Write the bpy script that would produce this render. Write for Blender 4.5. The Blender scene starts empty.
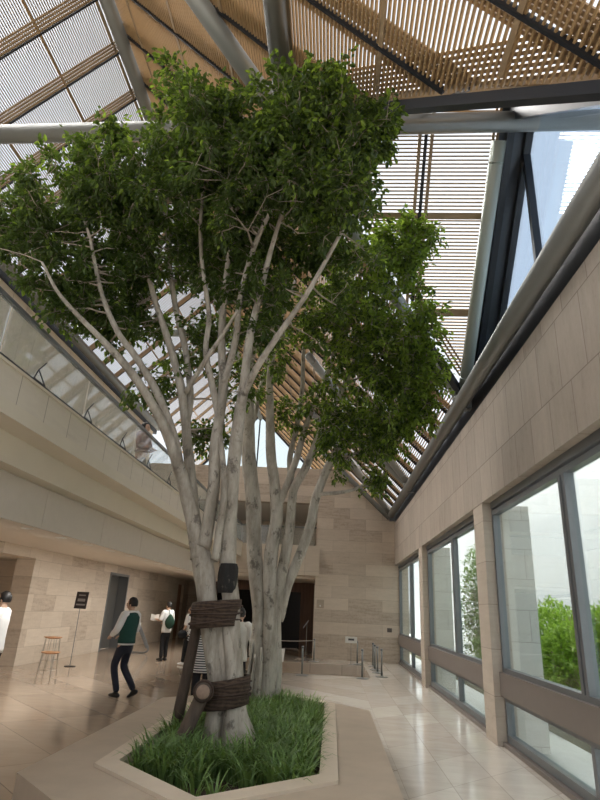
import bpy, math, random
from mathutils import Vector, Matrix, noise
S = bpy.context.scene
COL = S.collection
RND = random.Random(7)
V = Vector

# ------------------------------------------------------------------ camera
F_PX = 560.0
CAM = V((0, 0, 1.65))
_D = V((31.3, 210.8, F_PX)).normalized()
_U = V((78, -1500, F_PX)); _U = (_U - _U.dot(_D) * _D).normalized()
_X = _D.cross(_U)
if _X.x < 0: _X = -_X
ROT = Matrix((_X, _D, _U))                       # photograph camera axes -> world

def ray(px, py):
    return ROT @ V((px - 300, py - 400, F_PX))

def at(px, py, Y):                               # point seen at a pixel, at a given distance down the hall
    d = ray(px, py)
    return CAM + d * (Y / d.y)

cd = bpy.data.cameras.new('camera')
co = bpy.data.objects.new('camera', cd); COL.objects.link(co)
r_ = ROT @ V((1, 0, 0)); u_ = ROT @ V((0, -1, 0)); b_ = ROT @ V((0, 0, -1))
co.matrix_world = Matrix(((r_.x, u_.x, b_.x, CAM.x), (r_.y, u_.y, b_.y, CAM.y), (r_.z, u_.z, b_.z, CAM.z), (0, 0, 0, 1)))
cd.sensor_fit = 'VERTICAL'; cd.sensor_height = 36.0; cd.sensor_width = 36.0
cd.lens = F_PX / 800 * 36.0
cd.clip_start = 0.05; cd.clip_end = 300
S.camera = co

# ------------------------------------------------------------------ materials
def newmat(name):
    m = bpy.data.materials.new(name); m.use_nodes = True
    nt = m.node_tree
    b = nt.nodes['Principled BSDF']
    return m, nt, b

def N(nt, t, **kw):
    n = nt.nodes.new(t)
    for k, v in kw.items():
        if k in n.inputs: n.inputs[k].default_value = v
        else: setattr(n, k, v)
    return n

def mixc(nt, fac, a, b, blend='MIX'):
    n = nt.nodes.new('ShaderNodeMix'); n.data_type = 'RGBA'; n.blend_type = blend
    for s, val in ((n.inputs[0], fac), (n.inputs[6], a), (n.inputs[7], b)):
        if hasattr(val, 'links'): nt.links.new(val, s)
        elif isinstance(val, (int, float)): s.default_value = val
        else: s.default_value = (*val, 1) if len(val) == 3 else val
    return n.outputs[2]

def math_(nt, op, a, b=None):
    n = nt.nodes.new('ShaderNodeMath'); n.operation = op
    for i, val in enumerate((a, b)):
        if val is None: continue
        if hasattr(val, 'links'): nt.links.new(val, n.inputs[i])
        else: n.inputs[i].default_value = val
    return n.outputs[0]

def ramp(nt, fac, stops):
    n = nt.nodes.new('ShaderNodeValToRGB'); e = n.color_ramp.elements
    while len(e) < len(stops): e.new(0.5)
    for i, (p, c) in enumerate(stops):
        e[i].position = p; e[i].color = (*c, 1) if len(c) == 3 else c
    nt.links.new(fac, n.inputs[0])
    return n.outputs[0]

def coords(nt, kind='Object'):
    return nt.nodes.new('ShaderNodeTexCoord').outputs[kind]

def noise_t(nt, vec, scale, detail=4, rough=0.55):
    n = N(nt, 'ShaderNodeTexNoise', Scale=scale, Detail=detail, Roughness=rough)
    nt.links.new(vec, n.inputs['Vector'])
    return n.outputs['Fac']

def scaled(nt, vec, s, r=(0, 0, 0)):
    m = N(nt, 'ShaderNodeMapping'); m.inputs['Scale'].default_value = s; m.inputs['Rotation'].default_value = r
    nt.links.new(vec, m.inputs['Vector'])
    return m.outputs[0]

def plain(name, c, rough=0.5, metal=0.0, var=0.0, scale=8.0, spec=0.5):
    m, nt, b = newmat(name)
    b.inputs['Roughness'].default_value = rough; b.inputs['Metallic'].default_value = metal
    b.inputs['Specular IOR Level'].default_value = spec
    if var > 0:
        f = noise_t(nt, coords(nt), scale)
        lo = tuple(x * (1 - var) for x in c); hi = tuple(min(1, x * (1 + var)) for x in c)
        nt.links.new(mixc(nt, f, lo, hi), b.inputs['Base Color'])
    else:
        b.inputs['Base Color'].default_value = (*c, 1)
    return m

def stone(name, c1, c2, w, h, axes, mortar=(0.30, 0.24, 0.19), msize=0.004, rough=0.6, off=0.5, var=0.5, grain=(1.2, 1.2, 9)):
    """coursed travertine: blocks w x h laid along the two given axes, every block its own tone"""
    m, nt, b = newmat(name)
    vec = coords(nt)
    sp = N(nt, 'ShaderNodeSeparateXYZ'); nt.links.new(vec, sp.inputs[0])
    cb = N(nt, 'ShaderNodeCombineXYZ')
    nt.links.new(sp.outputs[axes[0]], cb.inputs[0]); nt.links.new(sp.outputs[axes[1]], cb.inputs[1])
    br = N(nt, 'ShaderNodeTexBrick', Scale=1.0)
    br.inputs['Color1'].default_value = (0, 0, 0, 1); br.inputs['Color2'].default_value = (1, 1, 1, 1); br.inputs['Mortar'].default_value = (0.5, 0.5, 0.5, 1)
    br.inputs['Mortar Size'].default_value = msize; br.inputs['Brick Width'].default_value = w; br.inputs['Row Height'].default_value = h
    br.inputs['Bias'].default_value = -0.15; br.offset = off; br.inputs['Mortar Smooth'].default_value = 0.1
    nt.links.new(cb.outputs[0], br.inputs['Vector'])
    n1 = noise_t(nt, scaled(nt, vec, grain), 1.6, 6, 0.65)
    n2 = noise_t(nt, vec, 14, 5, 0.7)
    tone = math_(nt, 'ADD', math_(nt, 'MULTIPLY', br.outputs['Color'], var), math_(nt, 'MULTIPLY', n1, 1 - var + 0.12))
    tone = math_(nt, 'ADD', tone, math_(nt, 'MULTIPLY', math_(nt, 'SUBTRACT', n2, 0.5), 0.35))
    mid = tuple(a*.42 + b_*.58 for a, b_ in zip(c1, c2))
    col = ramp(nt, tone, [(0.12, c1), (0.36, mid), (0.8, c2)])
    col = mixc(nt, br.outputs['Fac'], col, mortar)
    nt.links.new(col, b.inputs['Base Color'])
    b.inputs['Roughness'].default_value = rough
    bp = N(nt, 'ShaderNodeBump', Strength=0.15, Distance=0.01); nt.links.new(n2, bp.inputs['Height']); nt.links.new(bp.outputs[0], b.inputs['Normal'])
    return m

def floor_material():
    m, nt, b = newmat('polished limestone floor')
    vec = coords(nt)
    sp = N(nt, 'ShaderNodeSeparateXYZ'); nt.links.new(vec, sp.inputs[0])
    x, y = sp.outputs[0], sp.outputs[1]
    def line(val, period, phase, wid):
        f = math_(nt, 'FRACT', math_(nt, 'DIVIDE', math_(nt, 'SUBTRACT', val, phase), period))
        d = math_(nt, 'ABSOLUTE', math_(nt, 'SUBTRACT', f, 0.5))
        return math_(nt, 'GREATER_THAN', d, 0.5 - wid / period)
    def cell(val, period, phase):
        return math_(nt, 'FLOOR', math_(nt, 'DIVIDE', math_(nt, 'SUBTRACT', val, phase), period))
    s = math_(nt, 'ADD', x, y); d = math_(nt, 'SUBTRACT', y, x)
    right = math_(nt, 'GREATER_THAN', x, 0.79)
    left = math_(nt, 'SUBTRACT', 1.0, right)
    L1 = line(s, 1.05, 0.85, 0.007); L2 = line(d, 3.15, 0.35, 0.007)
    R1 = line(d, 1.07, 0.27, 0.006); R2 = line(x, 0.525, 0.265, 0.005)
    ln = math_(nt, 'ADD', math_(nt, 'MULTIPLY', left, math_(nt, 'MAXIMUM', L1, L2)), math_(nt, 'MULTIPLY', right, math_(nt, 'MAXIMUM', R1, R2)))
    def wn(a, c):
        cb = N(nt, 'ShaderNodeCombineXYZ'); nt.links.new(a, cb.inputs[0]); nt.links.new(c, cb.inputs[1])
        w = N(nt, 'ShaderNodeTexWhiteNoise'); w.noise_dimensions = '2D'; nt.links.new(cb.outputs[0], w.inputs['Vector'])
        return w.outputs['Value']
    wl = wn(cell(s, 1.05, 0.85), cell(d, 3.15, 0.35)); wr = wn(cell(d, 1.07, 0.27), cell(x, 0.525, 0.265))
    w = math_(nt, 'ADD', math_(nt, 'MULTIPLY', left, wl), math_(nt, 'MULTIPLY', right, wr))
    v1 = noise_t(nt, scaled(nt, vec, (1.0, 5.0, 1), (0, 0, 0.75)), 1.1, 6, 0.65)
    v2 = noise_t(nt, vec, 6, 4)
    t = math_(nt, 'ADD', math_(nt, 'MULTIPLY', w, 0.35), math_(nt, 'ADD', math_(nt, 'MULTIPLY', v1, 0.6), math_(nt, 'MULTIPLY', v2, 0.15)))
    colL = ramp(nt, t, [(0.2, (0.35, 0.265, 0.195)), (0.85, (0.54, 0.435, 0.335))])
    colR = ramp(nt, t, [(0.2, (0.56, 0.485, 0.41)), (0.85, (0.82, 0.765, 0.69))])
    # floor colour pales smoothly to the right, painting in the windows' light
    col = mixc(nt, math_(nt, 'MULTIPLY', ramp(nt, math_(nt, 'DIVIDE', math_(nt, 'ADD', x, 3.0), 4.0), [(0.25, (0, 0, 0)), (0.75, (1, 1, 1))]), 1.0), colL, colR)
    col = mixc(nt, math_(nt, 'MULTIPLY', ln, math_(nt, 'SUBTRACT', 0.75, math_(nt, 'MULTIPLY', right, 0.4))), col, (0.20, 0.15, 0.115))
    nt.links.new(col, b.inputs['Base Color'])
    nt.links.new(math_(nt, 'ADD', 0.06, math_(nt, 'MULTIPLY', v2, 0.12)), b.inputs['Roughness'])
    b.inputs['Specular IOR Level'].default_value = 0.55
    return m

def glass_material(name, tint=(0.93, 0.97, 0.96), base=0.04, gl=(0.9, 0.95, 1.0), haze=0.0):
    m = bpy.data.materials.new(name); m.use_nodes = True
    nt = m.node_tree; nt.nodes.clear()
    out = nt.nodes.new('ShaderNodeOutputMaterial')
    tr = nt.nodes.new('ShaderNodeBsdfTransparent'); tr.inputs[0].default_value = (*tint, 1)
    g = nt.nodes.new('ShaderNodeBsdfGlossy'); g.inputs[0].default_value = (*gl, 1); g.inputs['Roughness'].default_value = 0.02
    lw = nt.nodes.new('ShaderNodeLayerWeight'); lw.inputs[0].default_value = 0.35
    f = math_(nt, 'ADD', math_(nt, 'MULTIPLY', lw.outputs['Fresnel'], 0.34), base)
    mx = nt.nodes.new('ShaderNodeMixShader')
    nt.links.new(f, mx.inputs[0]); nt.links.new(tr.outputs[0], mx.inputs[1]); nt.links.new(g.outputs[0], mx.inputs[2])
    last = mx.outputs[0]
    if haze > 0:
        df = nt.nodes.new('ShaderNodeBsdfDiffuse'); df.inputs[0].default_value = (0.8, 0.78, 0.72, 1)
        m2 = nt.nodes.new('ShaderNodeMixShader'); m2.inputs[0].default_value = haze
        nt.links.new(last, m2.inputs[1]); nt.links.new(df.outputs[0], m2.inputs[2]); last = m2.outputs[0]
    nt.links.new(last, out.inputs[0])
    return m

def leaf_material(name, c1, c2, trans, tcol, scale=3.0, rough=0.4):
    m, nt, b = newmat(name)
    f = noise_t(nt, coords(nt), scale, 3)
    gi = N(nt, 'ShaderNodeNewGeometry')
    t = math_(nt, 'ADD', math_(nt, 'MULTIPLY', gi.outputs['Random Per Island'], 0.7), math_(nt, 'MULTIPLY', f, 0.35))
    nt.links.new(ramp(nt, t, [(0.1, c1), (0.9, c2)]), b.inputs['Base Color'])
    b.inputs['Roughness'].default_value = rough
    b.inputs['Specular IOR Level'].default_value = 0.35
    tl = nt.nodes.new('ShaderNodeBsdfTranslucent'); tl.inputs[0].default_value = (*tcol, 1)
    mx = nt.nodes.new('ShaderNodeMixShader'); mx.inputs[0].default_value = trans
    out = [n for n in nt.nodes if n.type == 'OUTPUT_MATERIAL'][0]
    nt.links.new(b.outputs[0], mx.inputs[1]); nt.links.new(tl.outputs[0], mx.inputs[2]); nt.links.new(mx.outputs[0], out.inputs[0])
    return m

def bark_material(name, pale, grey, dark):
    m, nt, b = newmat(name)
    vec = coords(nt)
    n1 = noise_t(nt, scaled(nt, vec, (4, 4, 1.2)), 1.5, 6, 0.65)
    n2 = noise_t(nt, scaled(nt, vec, (1.5, 1.5, 1.1)), 4.2, 6, 0.7)
    n3 = noise_t(nt, scaled(nt, vec, (30, 30, 3)), 1, 4, 0.6)
    col = ramp(nt, n1, [(0.38, grey), (0.6, pale)])
    sc = ramp(nt, n2, [(0.565, (0, 0, 0)), (0.64, (1, 1, 1))])
    col = mixc(nt, math_(nt, 'MULTIPLY', sc, 0.75), col, dark)
    col = mixc(nt, math_(nt, 'MULTIPLY', n3, 0.5), col, grey)
    nt.links.new(col, b.inputs['Base Color'])
    b.inputs['Roughness'].default_value = 0.8
    bp = N(nt, 'ShaderNodeBump', Strength=0.5, Distance=0.02); nt.links.new(math_(nt, 'ADD', n1, n3), bp.inputs['Height']); nt.links.new(bp.outputs[0], b.inputs['Normal'])
    return m

def burlap_material():
    m, nt, b = newmat('burlap and rope wrapping')
    vec = coords(nt)
    wv = N(nt, 'ShaderNodeTexWave', Scale=9.0, Distortion=3.5, Detail=4.0); wv.bands_direction = 'Z'
    nt.links.new(vec, wv.inputs['Vector'])
    n1 = noise_t(nt, vec, 25, 4)
    t = math_(nt, 'ADD', math_(nt, 'MULTIPLY', wv.outputs['Fac'], 0.3), math_(nt, 'MULTIPLY', n1, 0.7))
    nt.links.new(ramp(nt, t, [(0.2, (0.022, 0.014, 0.010)), (0.8, (0.115, 0.075, 0.052))]), b.inputs['Base Color'])
    b.inputs['Roughness'].default_value = 0.95
    bp = N(nt, 'ShaderNodeBump', Strength=0.4, Distance=0.01); nt.links.new(t, bp.inputs['Height']); nt.links.new(bp.outputs[0], b.inputs['Normal'])
    return m

def stripes_material():
    m, nt, b = newmat('striped jersey')
    wv = N(nt, 'ShaderNodeTexWave', Scale=9.0, Distortion=0.0); wv.bands_direction = 'Z'
    nt.links.new(coords(nt), wv.inputs['Vector'])
    nt.links.new(ramp(nt, wv.outputs['Fac'], [(0.40, (0.03, 0.03, 0.04)), (0.55, (0.72, 0.72, 0.70))]), b.inputs['Base Color'])
    b.inputs['Roughness'].default_value = 0.9
    return m

def wood_material(name, c1, c2, rough=0.45):
    m, nt, b = newmat(name)
    n1 = noise_t(nt, scaled(nt, coords(nt), (14, 14, 0.8)), 1.0, 5, 0.6)
    nt.links.new(ramp(nt, n1, [(0.3, c1), (0.7, c2)]), b.inputs['Base Color'])
    b.inputs['Roughness'].default_value = rough
    return m

def emit(name, c, s):
    m = bpy.data.materials.new(name); m.use_nodes = True
    b = m.node_tree.nodes['Principled BSDF']
    b.inputs['Base Color'].default_value = (*c, 1)
    b.inputs['Emission Color'].default_value = (*c, 1); b.inputs['Emission Strength'].default_value = s
    return m

TAN1, TAN2 = (0.36, 0.28, 0.21), (0.69, 0.595, 0.49)
M = {
 'floor': floor_material(),
 'stone_x': stone('travertine courses along the hall', TAN1, TAN2, 1.25, 0.42, (1, 2), mortar=(.40,.33,.26), var=0.5),
 'stone_y': stone('travertine courses across the hall', TAN1, TAN2, 1.25, 0.42, (0, 2), mortar=(.40,.33,.26), var=0.5),
 'panel_x': stone('travertine upright slabs', (0.25, 0.205, 0.165), (0.49, 0.42, 0.35), 0.62, 0.79, (1, 2), mortar=(0.22, 0.17, 0.14), msize=0.006, off=0.37, var=0.35, grain=(4, 4, 1.0)),
 'fascia': stone('pale balcony stone', (0.58, 0.51, 0.42), (0.75, 0.68, 0.57), 0.62, 3.0, (1, 2), mortar=(0.33, 0.27, 0.21), msize=0.006, off=0.0, var=0.25),
 'fascia_y': stone('pale balcony stone across', (0.50, 0.42, 0.33), (0.66, 0.57, 0.46), 1.05, 3.0, (0, 2), mortar=(0.36, 0.29, 0.23), msize=0.004, off=0.0, var=0.2),
 'pillar': stone('pillar travertine', (0.36, 0.29, 0.225), (0.57, 0.495, 0.41), 3.0, 0.62, (1, 2), mortar=(0.3, 0.24, 0.19), msize=0.004, var=0.3),
 'bench': plain('honed bench limestone', (0.46, 0.375, 0.29), 0.4, var=0.2, scale=3.5),
 'rim': plain('planter rim limestone', (0.64, 0.54, 0.43), 0.4, var=0.12, scale=5),
 'soffit': plain('soffit plaster', (0.74, 0.68, 0.60), 0.8, var=0.04),
 'bulkhead': plain('polished bulkhead stone', (0.66, 0.60, 0.52), 0.22, var=.05),
 'cream': plain('cream plaster', (0.72, 0.65, 0.53), 0.8, var=0.06, scale=2),
 'steel': plain('satin grey painted steel', (0.20, 0.205, 0.195), 0.36, 0.3, var=0.05),
 'steel_light': plain('pale grey painted steel', (0.31, 0.33, 0.325), 0.38, 0.3, var=0.05),
 'frame': plain('grey aluminium window frame', (0.20, 0.21, 0.22), 0.4, 0.4),
 'rail': plain('bronze grey transom panel', (0.25, 0.215, 0.195), 0.45, 0.35, var=0.05),
 'steel_green': plain('pale green grey painted steel', (0.36, 0.41, 0.38), 0.38, 0.2),
 'slate': plain('dark slate blue infill panel', (0.045, 0.058, 0.080), 0.3, 0.1),
 'dark': plain('blackened steel', (0.018, 0.020, 0.026), 0.5, 0.2),
 'navy': plain('dark blue grey frame', (0.014, 0.018, 0.026), 0.35, 0.2),
 'slat': plain('wood toned louvre', (0.36, 0.24, 0.12), 0.55, 0.0, var=0.08, scale=20),
 'slat_grey': plain('grey toned louvre', (0.25, 0.20, 0.15), 0.55, 0.0, var=0.08, scale=20),
 'batten': plain('wood toned batten', (0.31, 0.22, 0.13), 0.55, 0.0, var=0.1, scale=9),
 'glass': glass_material('clear window glass'),
 'bal_glass': glass_material('balustrade glass', (0.93, 0.95, 0.94), 0.01, haze=0.13),
 'roof_glass': glass_material('tinted gable glass', (0.86, 0.93, 1.0), 0.05),
 'soil': plain('dark bark mulch', (0.055, 0.034, 0.023), 0.95, var=0.6, scale=30),
 'bark': bark_material('pale fig bark', (0.58, 0.53, 0.455), (0.27, 0.235, 0.19), (0.03, 0.024, 0.019)),
 'bark2': bark_material('grey fig bark', (0.60, 0.555, 0.48), (0.30, 0.265, 0.22), (0.04, 0.032, 0.025)),
 'branch': plain('slender branch bark', (0.33, 0.275, 0.215), 0.85, var=0.35, scale=9),
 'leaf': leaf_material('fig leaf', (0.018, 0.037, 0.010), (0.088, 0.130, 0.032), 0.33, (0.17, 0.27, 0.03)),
 'leaf_lit': leaf_material('lit fig leaf', (0.045, 0.090, 0.014), (0.22, 0.31, 0.055), 0.42, (0.36, 0.52, 0.05)),  # brighter copy of the fig leaf, daylight put into the colour
 'grass': leaf_material('lily turf blade', (0.035, 0.080, 0.026), (0.24, 0.37, 0.13), 0.3, (0.26, 0.40, 0.07)),
 'shrub': leaf_material('garden shrub leaf', (0.085, 0.17, 0.022), (0.36, 0.50, 0.09), 0.4, (0.32, 0.50, 0.06)),
 'shrub_dark': leaf_material('dark garden leaf', (0.045, 0.095, 0.02), (0.15, 0.26, 0.05), 0.35, (0.18, 0.32, 0.05)),
 'burlap': burlap_material(),
 'rope': plain('dark palm rope', (0.07, 0.045, 0.035), 0.95, var=0.4, scale=40),
 'post': wood_material('weathered timber post', (0.060, 0.042, 0.032), (0.15, 0.11, 0.085), 0.8),
 'post_end': plain('cut post end grain', (0.30, 0.21, 0.16), 0.8, var=0.3, scale=30),
 'skin': plain('skin', (0.56, 0.36, 0.26), 0.5),
 'hair': plain('black hair', (0.012, 0.010, 0.010), 0.5),
 'hair_brown': plain('brown hair', (0.10, 0.055, 0.03), 0.5),
 'eye': plain('dark eye', (0.02, 0.015, 0.012), 0.2),
 'lip': plain('lip', (0.42, 0.20, 0.17), 0.5),
 'white': plain('white cotton', (0.78, 0.78, 0.77), 0.9, var=0.05, scale=12),
 'offwhite': plain('off white sweatshirt', (0.68, 0.66, 0.61), 0.95, var=0.06, scale=12),
 'green': plain('dark green knit', (0.012, 0.060, 0.048), 0.9, var=0.15, scale=30),
 'bag_green': plain('dark green canvas', (0.018, 0.058, 0.036), 0.85, var=0.1),
 'navycloth': plain('navy trousers', (0.014, 0.017, 0.030), 0.85, var=0.15),
 'black': plain('black cloth', (0.010, 0.010, 0.012), 0.85, var=0.1),
 'shoe': plain('black shoe', (0.012, 0.011, 0.011), 0.35),
 'shoe_white': plain('white shoe', (0.75, 0.75, 0.74), 0.6),
 'stripes': stripes_material(),
 'red': plain('dull red knit', (0.20, 0.045, 0.045), 0.9),
 'greycloth': plain('grey cloth', (0.10, 0.10, 0.11), 0.9),
 'paper': plain('white paper', (0.80, 0.79, 0.75), 0.8),
 'seat': wood_material('honey plywood seat', (0.42, 0.20, 0.09), (0.60, 0.32, 0.16), 0.35),
 'wire': plain('bright steel wire', (0.55, 0.50, 0.45), 0.3, 0.8),
 'sign': plain('dark brown sign board', (0.035, 0.025, 0.025), 0.5),
 'sign_ink': plain('pale sign print', (0.27, 0.25, 0.24), 0.6),
 'wood_door': wood_material('russet timber door', (0.27, 0.12, 0.052), (0.44, 0.21, 0.095), 0.45),
 'wood_dark': wood_material('dark timber panel', (0.075, 0.038, 0.022), (0.15, 0.078, 0.043), 0.5),
 'void': plain('painted doorway shade', (0.006, 0.005, 0.005), 0.9),  # near black, shade put into the colour
 'metal_door': plain('grey metal door', (0.17, 0.165, 0.155), 0.4, 0.5),
 'lamp': emit('warm downlight', (1.0, 0.90, 0.75), 6.0),
 'exit': emit('white lit sign', (0.95, 1.0, 0.92), 3.0),
 'ext_wall': stone('outer retaining wall', (0.40, 0.41, 0.42), (0.50, 0.51, 0.525), 1.5, 0.9, (1, 2), mortar=(0.5, 0.5, 0.5), msize=0.006, var=0.2),
 'ext_fin': stone('outer travertine fin', (0.66, 0.64, 0.59), (0.84, 0.82, 0.77), 1.5, 0.45, (0, 2), mortar=(0.45, 0.42, 0.38), msize=0.004, var=0.3),
 'ext_ground': plain('outer paving', (0.50, 0.51, 0.50), 0.7, var=0.08),
 'ext_soil': plain('outer planting bed', (0.10, 0.10, 0.05), 0.95, var=0.4),
 'brass': plain('small metal plate', (0.12, 0.10, 0.09), 0.4, 0.5),
}

# ------------------------------------------------------------------ mesh helpers
class MB:
    def __init__(s): s.v = []; s.f = []; s.m = []
    def add(s, vs, fs, mi=0):
        o = len(s.v); s.v += [tuple(p) for p in vs]
        for f in fs: s.f.append(tuple(i + o for i in f)); s.m.append(mi)
    def box(s, x0, x1, y0, y1, z0, z1, mi=0):
        s.add([(x0,y0,z0),(x1,y0,z0),(x1,y1,z0),(x0,y1,z0),(x0,y0,z1),(x1,y0,z1),(x1,y1,z1),(x0,y1,z1)],
              [(0,3,2,1),(4,5,6,7),(0,1,5,4),(1,2,6,5),(2,3,7,6),(3,0,4,7)], mi)
    def bar(s, a, b, w, h, up=V((0,0,1)), mi=0):           # rectangular bar a->b, w across, h along 'up'
        a = V(a); b = V(b); d = (b - a).normalized(); sd = d.cross(V(up))
        if sd.length < 1e-4: sd = d.cross(V((1,0,0)))
        sd.normalize(); u = sd.cross(d).normalized()
        sd = sd * w / 2; u = u * h / 2
        s.add([a-sd-u, a+sd-u, a+sd+u, a-sd+u, b-sd-u, b+sd-u, b+sd+u, b-sd+u],
              [(0,3,2,1),(4,5,6,7),(0,1,5,4),(1,2,6,5),(2,3,7,6),(3,0,4,7)][::1], mi)
    def tube(s, pts, rad, n=10, mi=0, cap=True, wob=0.0):
        pts = [V(p) for p in pts]; k = len(pts)
        if not hasattr(rad, '__len__'): rad = [rad] * k
        d0 = (pts[1] - pts[0]).normalized()
        ref = V((0,0,1)) if abs(d0.z) < 0.9 else V((1,0,0))
        a = d0.cross(ref).normalized()
        vs = []
        for i, p in enumerate(pts):
            d = (pts[min(i+1, k-1)] - pts[max(i-1, 0)]).normalized()
            a = (a - a.dot(d) * d).normalized(); b = d.cross(a)
            for j in range(n):
                t = 2 * math.pi * j / n
                q = rad[i]
                if wob: q *= 1 + wob * noise.noise(V((math.cos(t)*1.7 + pts[0].x*5, math.sin(t)*1.7 + pts[0].y*5, p.z * 2.2)))
                vs.append(p + (a * math.cos(t) + b * math.sin(t)) * q)
        fs = [(i*n+j, i*n+(j+1) % n, (i+1)*n+(j+1) % n, (i+1)*n+j) for i in range(k-1) for j in range(n)]
        if cap: fs += [tuple(range(n-1, -1, -1)), tuple(range((k-1)*n, k*n))]
        s.add(vs, fs, mi)
    def prism(s, poly, z0, z1, mi=0):
        n = len(poly)
        s.add([(x,y,z0) for x,y in poly] + [(x,y,z1) for x,y in poly],
              [tuple(range(n-1,-1,-1)), tuple(range(n,2*n))] + [(i,(i+1)%n,n+(i+1)%n,n+i) for i in range(n)], mi)
    def slab(s, pts, off, mi=0):                              # planar polygon given thickness vector
        n = len(pts); off = V(off)
        s.add([V(p) for p in pts] + [V(p) + off for p in pts],
              [tuple(range(n-1,-1,-1)), tuple(range(n,2*n))] + [(i,(i+1)%n,n+(i+1)%n,n+i) for i in range(n)], mi)
    def ell(s, c, r, nu=14, nv=10, mi=0, rot=None, fn=None):
        vs = []; c = V(c)
        for i in range(nv + 1):
            ph = math.pi * i / nv
            for j in range(nu):
                t = 2 * math.pi * j / nu
                p = V((math.sin(ph)*math.cos(t), math.sin(ph)*math.sin(t), math.cos(ph)))
                q = V((p.x*r[0], p.y*r[1], p.z*r[2]))
                if fn: q = fn(p, q)
                if rot: q = rot @ q
                vs.append(c + q)
        s.add(vs, [(i*nu+j, (i+1)*nu+j, (i+1)*nu+(j+1)%nu, i*nu+(j+1)%nu) for i in range(nv) for j in range(nu)], mi)
    def lathe(s, c, prof, n=20, mi=0):                        # prof: (r, z)
        vs = [(c[0]+r*math.cos(2*math.pi*j/n), c[1]+r*math.sin(2*math.pi*j/n), c[2]+z) for r, z in prof for j in range(n)]
        k = len(prof)
        s.add(vs, [(i*n+j, i*n+(j+1)%n, (i+1)*n+(j+1)%n, (i+1)*n+j) for i in range(k-1) for j in range(n)] + [tuple(range(n-1,-1,-1)), tuple(range((k-1)*n, k*n))], mi)
    def join(s, o):
        s.add(o.v, o.f); s.m[-len(o.m):] = o.m
    def build(s, name, mats, parent=None, smooth=False):
        me = bpy.data.meshes.new(name)
        loc = world_loc(parent) if parent else V((0,0,0))
        me.from_pydata([(p[0]-loc.x, p[1]-loc.y, p[2]-loc.z) for p in s.v], [], s.f)
        if not isinstance(mats, (list, tuple)): mats = [mats]
        for m in mats: me.materials.append(M[m] if isinstance(m, str) else m)
        if len(mats) > 1: me.polygons.foreach_set('material_index', s.m)
        if smooth: me.polygons.foreach_set('use_smooth', [True] * len(me.polygons))
        me.update()
        o = bpy.data.objects.new(name, me); COL.objects.link(o)
        if parent: o.parent = parent
        return o

def world_loc(o):
    p = V(o.location)
    while o.parent: o = o.parent; p += V(o.location)
    return p

def tag(o, label=None, cat=None, group=None, kind=None):
    for k, v in (('label', label), ('category', cat), ('group', group), ('kind', kind)):
        if v: o[k] = v
    return o

def thing(name, label, cat, loc=(0,0,0), group=None):
    o = bpy.data.objects.new(name, None); o.empty_display_size = 0.1; COL.objects.link(o)
    o.location = loc
    return tag(o, label, cat, group)

def struct(name, loc=(0,0,0)):
    o = bpy.data.objects.new(name, None); COL.objects.link(o); o.location = loc; o['kind'] = 'structure'
    return o

def sbuild(mb, name, mats, smooth=False):
    return tag(mb.build(name, mats, None, smooth), kind='structure')

def dup(root, loc, label=None, rotz=None):
    r = root.copy(); COL.objects.link(r); r.location = loc
    if rotz is not None: r.rotation_euler = (0, 0, rotz)
    if label: r['label'] = label
    for ch in list(root.children):
        c = ch.copy(); COL.objects.link(c); c.parent = r
        for g in list(ch.children):
            d = g.copy(); COL.objects.link(d); d.parent = c
    return r

def catmull(pts, per=6):
    pts = [V(p) for p in pts]
    if len(pts) < 3: return pts
    P = [pts[0]*2 - pts[1]] + pts + [pts[-1]*2 - pts[-2]]
    out = []
    for i in range(1, len(P) - 2):
        for k in range(per):
            t = k / per
            out.append(0.5 * ((2*P[i]) + (P[i+1]-P[i-1])*t + (2*P[i-1]-5*P[i]+4*P[i+1]-P[i+2])*t*t + (3*P[i]-P[i-1]-3*P[i+1]+P[i+2])*t**3))
    out.append(pts[-1])
    return out

# ------------------------------------------------------------------ floor and pit
XR, XL = 2.35, -7.7          # hall faces of the right wall and the left wall
PIT = (-3.2, 1.12, 17.0, 20.4)
mb = MB()
for x0, x1, y0, y1 in ((-12, 2.66, -6, PIT[2]), (-12, PIT[0], PIT[2], PIT[3]), (PIT[1], 2.66, PIT[2], PIT[3]), (-12, 2.66, PIT[3], 34)):
    mb.box(x0, x1, y0, y1, -0.3, 0.0)
sbuild(mb, 'floor', 'floor')
mb = MB()
mb.box(PIT[0]-.3, PIT[1]+.3, PIT[3], PIT[3]+.3, -3.0, -0.3); mb.box(PIT[0]-.3, PIT[1]+.3, PIT[2]-.3, PIT[2], -3.0, -0.3)
mb.box(PIT[1], PIT[1]+.3, PIT[2], PIT[3], -3.0, -0.3); mb.box(PIT[0]-.3, PIT[0], PIT[2], PIT[3], -3.0, -0.3)
mb.box(PIT[0]-.3, PIT[1]+.3, PIT[2]-.3, PIT[3]+.3, -3.2, -3.0)
sbuild(mb, 'trim_stairwell', 'stone_y')

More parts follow.
